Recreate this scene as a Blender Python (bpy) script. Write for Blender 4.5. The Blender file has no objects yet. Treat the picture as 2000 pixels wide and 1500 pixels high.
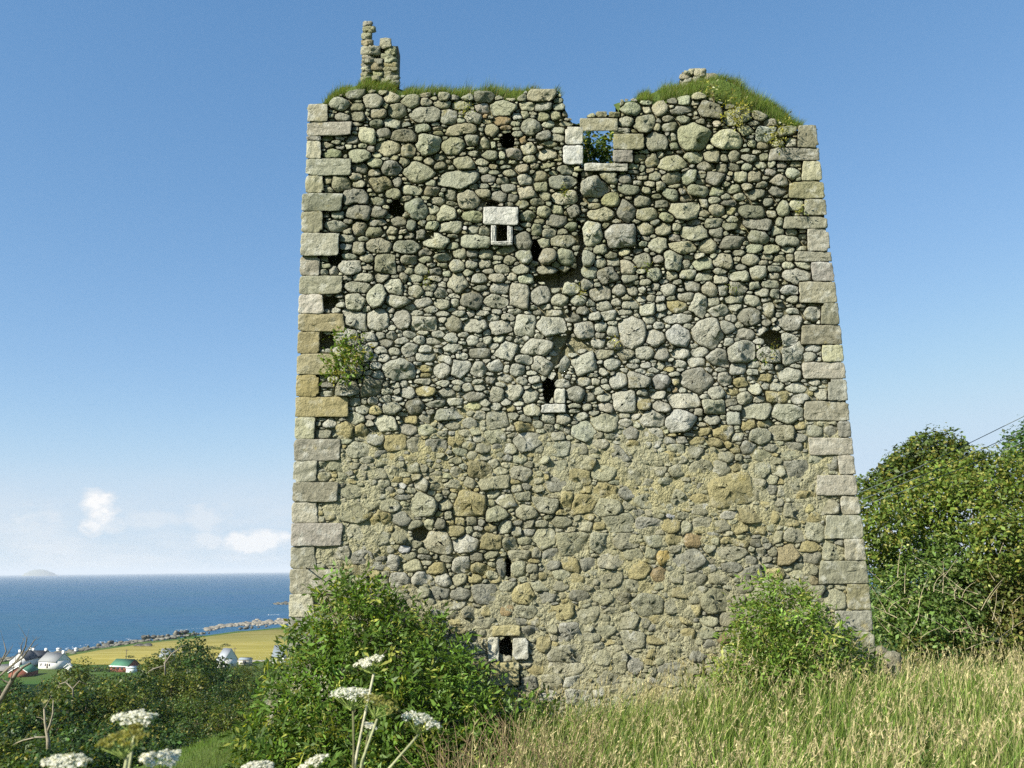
import bpy, math
import numpy as np
from math import radians
from mathutils import Matrix, Vector

# ------------------------------------------------------------------ camera
EYE = 1.7                        # eye height, metres; everything below is in world metres
FPX = 1629.0                     # focal length in photo pixels (photo 2000 x 1500)
PITCH, ROLL = radians(12.5), radians(0.61)
WALL = 14.0                      # distance of the tower's face
scene = bpy.context.scene
COL = scene.collection
cp, sp = math.cos(PITCH), math.sin(PITCH)
FWD = np.array([0.0, cp, sp]); UP0 = np.array([0.0, -sp, cp]); RT0 = np.array([1.0, 0.0, 0.0])
cr, sr = math.cos(ROLL), math.sin(ROLL)
RT = cr * RT0 - sr * UP0
UPV = cr * UP0 + sr * RT0
cam_d = bpy.data.cameras.new('camera')
cam = bpy.data.objects.new('camera', cam_d)
COL.objects.link(cam)
cam.matrix_world = Matrix(((RT[0], UPV[0], -FWD[0], 0), (RT[1], UPV[1], -FWD[1], 0),
                           (RT[2], UPV[2], -FWD[2], EYE), (0, 0, 0, 1)))
cam_d.sensor_width = 36.0
cam_d.lens = FPX / 2000.0 * 36.0
cam_d.clip_start = 0.1
cam_d.clip_end = 200000.0
cam_d.dof.use_dof = True
cam_d.dof.focus_distance = 14.0
cam_d.dof.aperture_fstop = 5.0
scene.camera = cam

# ------------------------------------------------------------------ light
SUN = np.array([-1.0, -0.84, 0.82]); SUN = SUN / np.linalg.norm(SUN)
SUN_EL = math.asin(SUN[2]); SUN_AZ = math.atan2(SUN[0], SUN[1])
world = bpy.data.worlds.new('World'); scene.world = world; world.use_nodes = True
SKY_STRENGTH = 0.0885
def build_world():
    nt = world.node_tree; nt.nodes.clear(); L = nt.links
    def nd(t, **k):
        n = nt.nodes.new(t)
        for a, b in k.items(): setattr(n, a, b)
        return n
    def mth(op, a, b=None, c=None, clamp=False):
        n = nd('ShaderNodeMath', operation=op, use_clamp=clamp)
        for i, v in enumerate((a, b, c)):
            if v is None: continue
            if isinstance(v, (int, float)): n.inputs[i].default_value = v
            else: L.new(v, n.inputs[i])
        return n.outputs[0]
    out = nd('ShaderNodeOutputWorld'); bg = nd('ShaderNodeBackground')
    sky = nd('ShaderNodeTexSky', sky_type='NISHITA', sun_disc=False, sun_elevation=SUN_EL, sun_rotation=SUN_AZ,
             altitude=60.0, air_density=0.85, dust_density=0.0, ozone_density=3.5)
    tc = nd('ShaderNodeTexCoord'); sep = nd('ShaderNodeSeparateXYZ')
    L.new(tc.outputs['Generated'], sep.inputs[0])
    az = mth('ARCTAN2', sep.outputs[0], sep.outputs[1]); el = mth('ARCSINE', sep.outputs[2])
    com = nd('ShaderNodeCombineXYZ'); L.new(az, com.inputs[0]); L.new(el, com.inputs[1])
    def noise(sx, sy, detail, rough, off=0.0):
        m = nd('ShaderNodeMapping'); m.inputs['Scale'].default_value = (sx, sy, 1); m.inputs['Location'].default_value = (off, off * .7, off)
        L.new(com.outputs[0], m.inputs[0])
        n = nd('ShaderNodeTexNoise', noise_dimensions='3D'); n.inputs['Scale'].default_value = 1.0
        n.inputs['Detail'].default_value = detail; n.inputs['Roughness'].default_value = rough
        L.new(m.outputs[0], n.inputs[0]); return n.outputs[0]
    n1 = noise(22, 40, 6, .6, 3.1); n2 = noise(8, 26, 6, .6, 8.4); n3 = noise(60, 90, 4, .6, 1.7)
    # low bank of thin cloud all round the horizon
    band = mth('MULTIPLY', mth('SMOOTH_MIN', 1.0, mth('MULTIPLY', mth('ADD', el, 0.02), 28.0, clamp=True), .1),
               mth('SUBTRACT', 1.0, mth('MULTIPLY', el, 8.6), clamp=True), clamp=True)
    thin = mth('MULTIPLY', mth('MULTIPLY', mth('SUBTRACT', n2, 0.30), 2.6, clamp=True), band, clamp=True)
    thin = mth('MULTIPLY', thin, 0.9)
    # single cumulus heads: (photo x, photo y, half width, half height, density)
    heads = [(190, 1000, 40, 46, 1.0), (180, 1020, 30, 28, .9), (215, 1025, 44, 20, .55), (80, 1020, 66, 42, .5), (300, 1018, 80, 26, .45), (415, 1012, 70, 34, .5),
             (505, 1058, 84, 30, .9), (405, 1058, 45, 22, .6), (545, 1000, 40, 16, .3), (60, 1062, 90, 18, .35), (250, 1070, 130, 16, .35)]
    tot = None
    for hx, hy, hw, hh, dn in heads:
        d = FWD + (hx - 1000) / FPX * RT + (750 - hy) / FPX * UPV; d = d / np.linalg.norm(d)
        a0, e0 = math.atan2(d[0], d[1]), math.asin(d[2])
        ax = mth('DIVIDE', mth('SUBTRACT', az, a0), hw / 1730.0); ex = mth('DIVIDE', mth('SUBTRACT', el, e0), hh / 1730.0)
        q = mth('SUBTRACT', 1.0, mth('ADD', mth('MULTIPLY', ax, ax), mth('MULTIPLY', ex, ex)))
        q = mth('ADD', q, mth('MULTIPLY', mth('SUBTRACT', mth('ADD', mth('MULTIPLY', n1, .65), mth('MULTIPLY', n3, .35)), .5), 4.2))
        q = mth('MULTIPLY', mth('MULTIPLY', q, 1.1, clamp=True), dn)
        tot = q if tot is None else mth('MAXIMUM', tot, q)
    # other scattered heads elsewhere along the horizon
    far = mth('MULTIPLY', mth('MULTIPLY', mth('SUBTRACT', n1, .56), 6.0, clamp=True), mth('MULTIPLY', band, band))
    tot = mth('MAXIMUM', tot, mth('MULTIPLY', far, .35))
    tot = mth('MAXIMUM', tot, thin, clamp=True)
    shade = nd('ShaderNodeMix', data_type='RGBA')
    shade.inputs[6].default_value = (4.15, 4.4, 4.7, 1); shade.inputs[7].default_value = (5.6, 5.6, 5.6, 1)
    L.new(mth('MULTIPLY', tot, 1.0), shade.inputs[0])
    mix = nd('ShaderNodeMix', data_type='RGBA')
    sc_ = nd('ShaderNodeSeparateColor'); L.new(sky.outputs[0], sc_.inputs[0]); cc_ = nd('ShaderNodeCombineColor')
    res = []
    for k, (gain, pw_, cap) in enumerate(((1.12, .98, 3.3), (1.46, .707, 4.15), (2.0, .548, 5.0))):   # the camera's response to the sky
        res.append(mth('SMOOTH_MIN', mth('MULTIPLY', mth('POWER', sc_.outputs[k], pw_), gain), cap, 1.2))
    L.new(mth('MINIMUM', res[0], mth('MULTIPLY', res[1], .84)), cc_.inputs[0]); L.new(res[1], cc_.inputs[1]); L.new(res[2], cc_.inputs[2])
    L.new(tot, mix.inputs[0]); L.new(cc_.outputs[0], mix.inputs[6]); L.new(shade.outputs[2], mix.inputs[7])
    L.new(mix.outputs[2], bg.inputs['Color']); bg.inputs['Strength'].default_value = SKY_STRENGTH
    L.new(bg.outputs[0], out.inputs[0])
build_world()
sun_d = bpy.data.lights.new('sun', 'SUN'); sun_d.energy = 5.0 ; sun_d.angle = radians(0.53); sun_d.color = (1.0, 0.945, 0.82)
sun_o = bpy.data.objects.new('sun', sun_d); COL.objects.link(sun_o)
sun_o.rotation_euler = Vector((-SUN[0], -SUN[1], -SUN[2])).to_track_quat('-Z', 'Y').to_euler()
sun_o.location = (-20, -18, 20)
scene.view_settings.view_transform = 'Standard'; scene.view_settings.look = 'None'
scene.view_settings.exposure = 1.0; scene.view_settings.gamma = 1.0; scene.view_settings.use_curve_mapping = False
scene.cycles.use_denoising = False
scene.cycles.max_bounces = 6; scene.cycles.diffuse_bounces = 3; scene.cycles.transparent_max_bounces = 8
scene.cycles.volume_bounces = 0

# ------------------------------------------------------------------ helpers
def rays(px, py):
    px = np.asarray(px, float); py = np.asarray(py, float)
    a = (px - 1000) / FPX; b = (750 - py) / FPX
    return FWD + a[..., None] * RT + b[..., None] * UPV
def on_wall(px, py, y=WALL):
    d = rays(px, py); t = np.asarray(y) / d[..., 1]
    P = d * t[..., None]; P[..., 2] += EYE; return P
def on_level(px, py, z):
    d = rays(px, py); t = (z - EYE) / d[..., 2]
    P = d * t[..., None]; P[..., 2] += EYE; return P
def pixel_of(P):
    q = np.asarray(P, float) - np.array([0, 0, EYE])
    dep = q @ FWD
    return 1000 + FPX * (q @ RT) / dep, 750 - FPX * (q @ UPV) / dep
def sstep(a, b, x):
    t = np.clip((np.asarray(x, float) - a) / (b - a), 0, 1); return t * t * (3 - 2 * t)

ORG = {}
def mesh_data(name, V, faces, mat, smooth=False, tint=None):
    """faces: list of int arrays (n,k); tint: (nv,3|4) point colours"""
    me = bpy.data.meshes.new(name)
    V = np.asarray(V, np.float32).reshape(-1, 3)
    faces = [np.asarray(f, np.int32) for f in faces if len(f)]
    me.vertices.add(len(V)); me.vertices.foreach_set('co', V.ravel())
    nl = sum(f.size for f in faces); npoly = sum(len(f) for f in faces)
    me.loops.add(nl); me.polygons.add(npoly)
    me.loops.foreach_set('vertex_index', np.concatenate([f.ravel() for f in faces]))
    st = []; o = 0
    for f in faces:
        k = f.shape[1]; st.append(o + np.arange(len(f), dtype=np.int32) * k); o += f.size
    me.polygons.foreach_set('loop_start', np.concatenate(st))
    if smooth: me.polygons.foreach_set('use_smooth', np.ones(npoly, bool))
    me.update(calc_edges=True)
    if tint is not None:
        t = np.asarray(tint, np.float32)
        if t.shape[1] == 3: t = np.hstack([t, np.ones((len(t), 1), np.float32)])
        at = me.attributes.new('tint', 'FLOAT_COLOR', 'POINT'); at.data.foreach_set('color', np.ascontiguousarray(t).ravel())
    if mat is not None: me.materials.append(mat)
    return me
def props(o, label=None, cat=None, group=None, kind=None):
    for k, v in (('label', label), ('category', cat), ('group', group), ('kind', kind)):
        if v: o[k] = v
    return o
def obj(name, V, faces, mat, parent=None, smooth=False, tint=None, origin=None):
    V = np.asarray(V, float).reshape(-1, 3)
    if origin is None:
        origin = np.array([(V[:, 0].min() + V[:, 0].max()) / 2, (V[:, 1].min() + V[:, 1].max()) / 2, V[:, 2].min()])
    me = mesh_data(name, V - origin, faces, mat, smooth, tint)
    o = bpy.data.objects.new(name, me); COL.objects.link(o)
    po = ORG[parent.name] if parent is not None else np.zeros(3)
    o.location = origin - po
    if parent is not None: o.parent = parent
    ORG[o.name] = np.asarray(origin, float)
    return o
def empty(name, loc, parent=None):
    o = bpy.data.objects.new(name, None); COL.objects.link(o); o.empty_display_size = 0.2
    po = ORG[parent.name] if parent is not None else np.zeros(3)
    o.location = np.asarray(loc, float) - po
    if parent is not None: o.parent = parent
    ORG[o.name] = np.asarray(loc, float); return o
def copy_tree(o, loc, rz=0.0, sc=1.0):
    c = o.copy(); COL.objects.link(c); c.location = loc; c.rotation_euler = (0, 0, rz); c.scale = (sc, sc, sc)
    for ch in o.children:
        k = ch.copy(); COL.objects.link(k); k.parent = c
        for g in ch.children:
            q = g.copy(); COL.objects.link(q); q.parent = k
    return c
class MB:
    """collects shapes for one mesh"""
    def __init__(s): s.V = []; s.F = {}; s.T = []; s.n = 0
    def add(s, V, F, tint=None):
        V = np.asarray(V, float).reshape(-1, 3)
        for f in F:
            f = np.asarray(f, int)
            if len(f): s.F.setdefault(f.shape[1], []).append(f + s.n)
        s.V.append(V); s.n += len(V)
        if tint is not None:
            t = np.asarray(tint, float)
            s.T.append(np.tile(t, (len(V), 1)) if t.ndim == 1 else t)
    def box(s, x0, x1, y0, y1, z0, z1, tint=None):
        V = [(x, y, z) for z in (z0, z1) for y in (y0, y1) for x in (x0, x1)]
        s.add(V, [[(0, 2, 3, 1), (4, 5, 7, 6), (0, 1, 5, 4), (1, 3, 7, 5), (3, 2, 6, 7), (2, 0, 4, 6)]], tint)
    def tube(s, P, R, n=6, tint=None, cap=True):
        P = np.asarray(P, float); R = np.broadcast_to(np.asarray(R, float), (len(P),))
        T = np.gradient(P, axis=0); T /= np.linalg.norm(T, axis=1)[:, None] + 1e-9
        ref = np.array([0.31, 0.17, 0.93]) if abs(T[0] @ np.array([0.31, 0.17, 0.93])) < .9 else np.array([1.0, 0, 0])
        A = np.cross(T, ref); A /= np.linalg.norm(A, axis=1)[:, None]; B = np.cross(T, A)
        th = np.arange(n) * 2 * math.pi / n
        V = P[:, None] + R[:, None, None] * (np.cos(th)[None, :, None] * A[:, None] + np.sin(th)[None, :, None] * B[:, None])
        m = len(P); i = np.arange(m - 1)[:, None] * n; j = np.arange(n)[None]; j2 = (j + 1) % n
        F = np.stack([i + j, i + j2, i + n + j2, i + n + j], -1).reshape(-1, 4)
        FF = [F]
        if cap: FF.append(np.arange(n)[None][:, ::-1] if n > 4 else np.arange(n)[None]); FF.append((m - 1) * n + np.arange(n)[None])
        s.add(V, FF, tint)
    def build(s, name, mat, parent=None, smooth=False, origin=None):
        return obj(name, np.concatenate(s.V), [np.concatenate(f) for f in s.F.values()], mat, parent, smooth,
                   np.concatenate(s.T) if s.T else None, origin)
    def mesh(s, name, mat, smooth=False):
        return mesh_data(name, np.concatenate(s.V), [np.concatenate(f) for f in s.F.values()], mat, smooth, np.concatenate(s.T) if s.T else None)
rng = np.random.default_rng(11)
def vnoise(shape, cell, seed):
    """smooth 2-d value noise in -1..1"""
    r = np.random.default_rng(seed); h, w = shape
    g = r.uniform(-1, 1, (int(h / cell) + 3, int(w / cell) + 3))
    y = np.arange(h) / cell; x = np.arange(w) / cell
    yi = y.astype(int); xi = x.astype(int); fy = (y - yi)[:, None]; fx = (x - xi)[None]
    fy = fy * fy * (3 - 2 * fy); fx = fx * fx * (3 - 2 * fx)
    a = g[yi][:, xi]; b = g[yi][:, xi + 1]; c = g[yi + 1][:, xi]; d = g[yi + 1][:, xi + 1]
    return (a * (1 - fx) + b * fx) * (1 - fy) + (c * (1 - fx) + d * fx) * fy

# ------------------------------------------------------------------ materials
class Mat:
    def __init__(s, name, rough=.85, spec=.25):
        s.m = bpy.data.materials.new(name); s.m.use_nodes = True; s.nt = s.m.node_tree; s.L = s.nt.links
        s.bs = s.nt.nodes['Principled BSDF']; s.bs.inputs['Roughness'].default_value = rough
        s.bs.inputs['Specular IOR Level'].default_value = spec; s.out = s.nt.nodes['Material Output']
    def nd(s, t, **k):
        n = s.nt.nodes.new(t)
        for a, b in k.items(): setattr(n, a, b)
        return n
    def inp(s, n, i, v):
        if isinstance(v, (int, float, tuple)): n.inputs[i].default_value = v
        else: s.L.new(v, n.inputs[i])
    def math(s, op, a, b=None, clamp=False):
        n = s.nd('ShaderNodeMath', operation=op, use_clamp=clamp); s.inp(n, 0, a)
        if b is not None: s.inp(n, 1, b)
        return n.outputs[0]
    def noise(s, scale, detail=4, rough=.55, vec=None, dist=0.0):
        n = s.nd('ShaderNodeTexNoise'); n.inputs['Scale'].default_value = scale; n.inputs['Detail'].default_value = detail
        n.inputs['Roughness'].default_value = rough; n.inputs['Distortion'].default_value = dist
        s.L.new(vec if vec is not None else s.pos(), n.inputs['Vector']); return n.outputs[0]
    def voro(s, scale, feature='F1', vec=None):
        n = s.nd('ShaderNodeTexVoronoi', feature=feature); n.inputs['Scale'].default_value = scale
        s.L.new(vec if vec is not None else s.pos(), n.inputs['Vector']); return n.outputs['Distance']
    def pos(s):
        if not hasattr(s, '_g'): s._g = s.nd('ShaderNodeNewGeometry').outputs['Position']
        return s._g
    def ramp(s, fac, lo, hi):
        n = s.nd('ShaderNodeMapRange', interpolation_type='SMOOTHSTEP'); s.inp(n, 0, fac)
        n.inputs[1].default_value = lo; n.inputs[2].default_value = hi; return n.outputs[0]
    def mix(s, fac, a, b, mode='MIX'):
        n = s.nd('ShaderNodeMix', data_type='RGBA', blend_type=mode); s.inp(n, 0, fac); s.inp(n, 6, a); s.inp(n, 7, b); return n.outputs[2]
    def tint(s):
        return s.nd('ShaderNodeAttribute', attribute_name='tint')
    def scalecol(s, col, f):
        n = s.nd('ShaderNodeVectorMath', operation='SCALE'); s.inp(n, 0, col); s.inp(n, 3, f); return n.outputs[0]
    def color(s, c): s.inp(s.bs, 'Base Color', c)
    def bump(s, h, strength=.5, dist=.02):
        b = s.nd('ShaderNodeBump'); b.inputs['Strength'].default_value = strength; b.inputs['Distance'].default_value = dist
        s.L.new(h, b.inputs['Height']); s.L.new(b.outputs[0], s.bs.inputs['Normal'])
def rgb(r, g, b): return (r, g, b, 1.0)
def simple(name, c, rough=.8, spec=.25, var=.25, scale=8.0, bump=0.0):
    m = Mat(name, rough, spec); n = m.noise(scale, 4)
    m.color(m.mix(n, rgb(*(x * (1 - var) for x in c)), rgb(*(x * (1 + var) for x in c))))
    if bump: m.bump(m.noise(scale * 4, 4), .5, bump)
    return m.m

def stone_material(name='weathered_stone', bd=.085, coarse=1.5):
    m = Mat(name, .9, .15); t = m.tint()
    n1 = m.noise(5.0, 6, .62); n2 = m.noise(26.0, 6, .65); n3 = m.noise(2.2, 3); n4 = m.noise(90.0, 3)
    v = m.math('ADD', m.math('MULTIPLY', n1, .75), m.math('MULTIPLY', n2, .75))       # 0..1.5, mean .75
    c = m.scalecol(t.outputs['Color'], m.math('ADD', .32, m.math('MULTIPLY', v, .92)))
    # grey-white crustose lichen, amount in alpha
    lw = m.math('MULTIPLY', m.ramp(m.math('ADD', n1, m.math('MULTIPLY', n4, .18)), .60, .74), t.outputs['Alpha'])
    lw2 = m.ramp(m.noise(13.0, 2, .5), .70, .76)
    c = m.mix(m.math('MULTIPLY', m.math('MAXIMUM', lw, m.math('MULTIPLY', lw2, m.math('MULTIPLY', t.outputs['Alpha'], .9))), .75, True), c, rgb(.47, .47, .42))
    # mustard lichen
    ly = m.ramp(m.math('ADD', m.math('MULTIPLY', m.noise(3.1, 5, .7), .8), m.math('MULTIPLY', n3, .3)), .64, .76)
    c = m.mix(m.math('MULTIPLY', ly, .45), c, rgb(.33, .26, .055))
    # dark pits and cracks
    pit = m.ramp(m.voro(42.0), .0, .22)
    c = m.mix(m.math('MULTIPLY', m.math('SUBTRACT', 1.0, pit), .35), c, rgb(.06, .055, .04))
    m.color(c)
    h = m.math('ADD', m.math('MULTIPLY', m.noise(8.0, 9, .72), coarse), m.math('MULTIPLY', n2, .6))
    h = m.math('ADD', h, m.math('MULTIPLY', m.voro(11.0), .35))
    h = m.math('ADD', h, m.math('MULTIPLY', pit, .10))
    m.bump(h, 1.0, bd)
    return m.m
def mortar_material():
    m = Mat('lime_mortar', .95, .1); t = m.tint()
    n1 = m.noise(7.0, 7, .68); n2 = m.noise(38.0, 5, .7)
    v = m.math('ADD', m.math('MULTIPLY', n1, .8), m.math('MULTIPLY', n2, .9))
    c = m.scalecol(t.outputs['Color'], m.math('ADD', .15, m.math('MULTIPLY', v, 1.0)))
    w = m.ramp(m.noise(16.0, 3), .62, .72)
    c = m.mix(m.math('MULTIPLY', w, m.math('MULTIPLY', t.outputs['Alpha'], .4)), c, rgb(.45, .43, .36))
    m.color(c)
    vo = m.voro(22.0); vo2 = m.voro(55.0)
    h = m.math('ADD', m.math('MULTIPLY', n1, 1.6), m.math('MULTIPLY', m.math('SUBTRACT', 1.0, vo), .55))
    h = m.math('ADD', h, m.math('MULTIPLY', m.math('SUBTRACT', 1.0, vo2), .3))
    m.bump(h, 1.0, .06)
    return m.m
def leaf_material(name, rough=.5, trans=.35, spec=.3):
    m = Mat(name, rough, spec); t = m.tint(); n = m.noise(3.0, 2)
    c = m.scalecol(t.outputs['Color'], m.math('ADD', .7, m.math('MULTIPLY', n, .6)))
    m.color(c)
    tr = m.nd('ShaderNodeBsdfTranslucent'); m.L.new(m.mix(1.0, c, rgb(1.35, 1.3, .55), 'MULTIPLY'), tr.inputs[0])
    mx = m.nd('ShaderNodeMixShader'); mx.inputs[0].default_value = trans
    m.L.new(m.bs.outputs[0], mx.inputs[1]); m.L.new(tr.outputs[0], mx.inputs[2]); m.L.new(mx.outputs[0], m.out.inputs['Surface'])
    return m.m
def tint_material(name, rough=.85, spec=.2, var=.5, scale=20.0, bump=.01):
    m = Mat(name, rough, spec); t = m.tint(); n = m.noise(scale, 4)
    m.color(m.scalecol(t.outputs['Color'], m.math('ADD', 1 - var / 2, m.math('MULTIPLY', n, var))))
    if bump: m.bump(m.noise(scale * 2, 4), .6, bump)
    return m.m
M_STONE = stone_material(); M_DRESSED = stone_material('dressed_stone', .045, 1.1); M_MORTAR = mortar_material()
M_LEAF = leaf_material('green_leaf'); M_GRASS = leaf_material('grass_blade', .6, .3, .2)
M_BARK = tint_material('bark', .9, .1, .7, 14.0, .02)
M_PLAIN = tint_material('painted_surface', .8, .25, .12, 1.5, 0)
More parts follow.
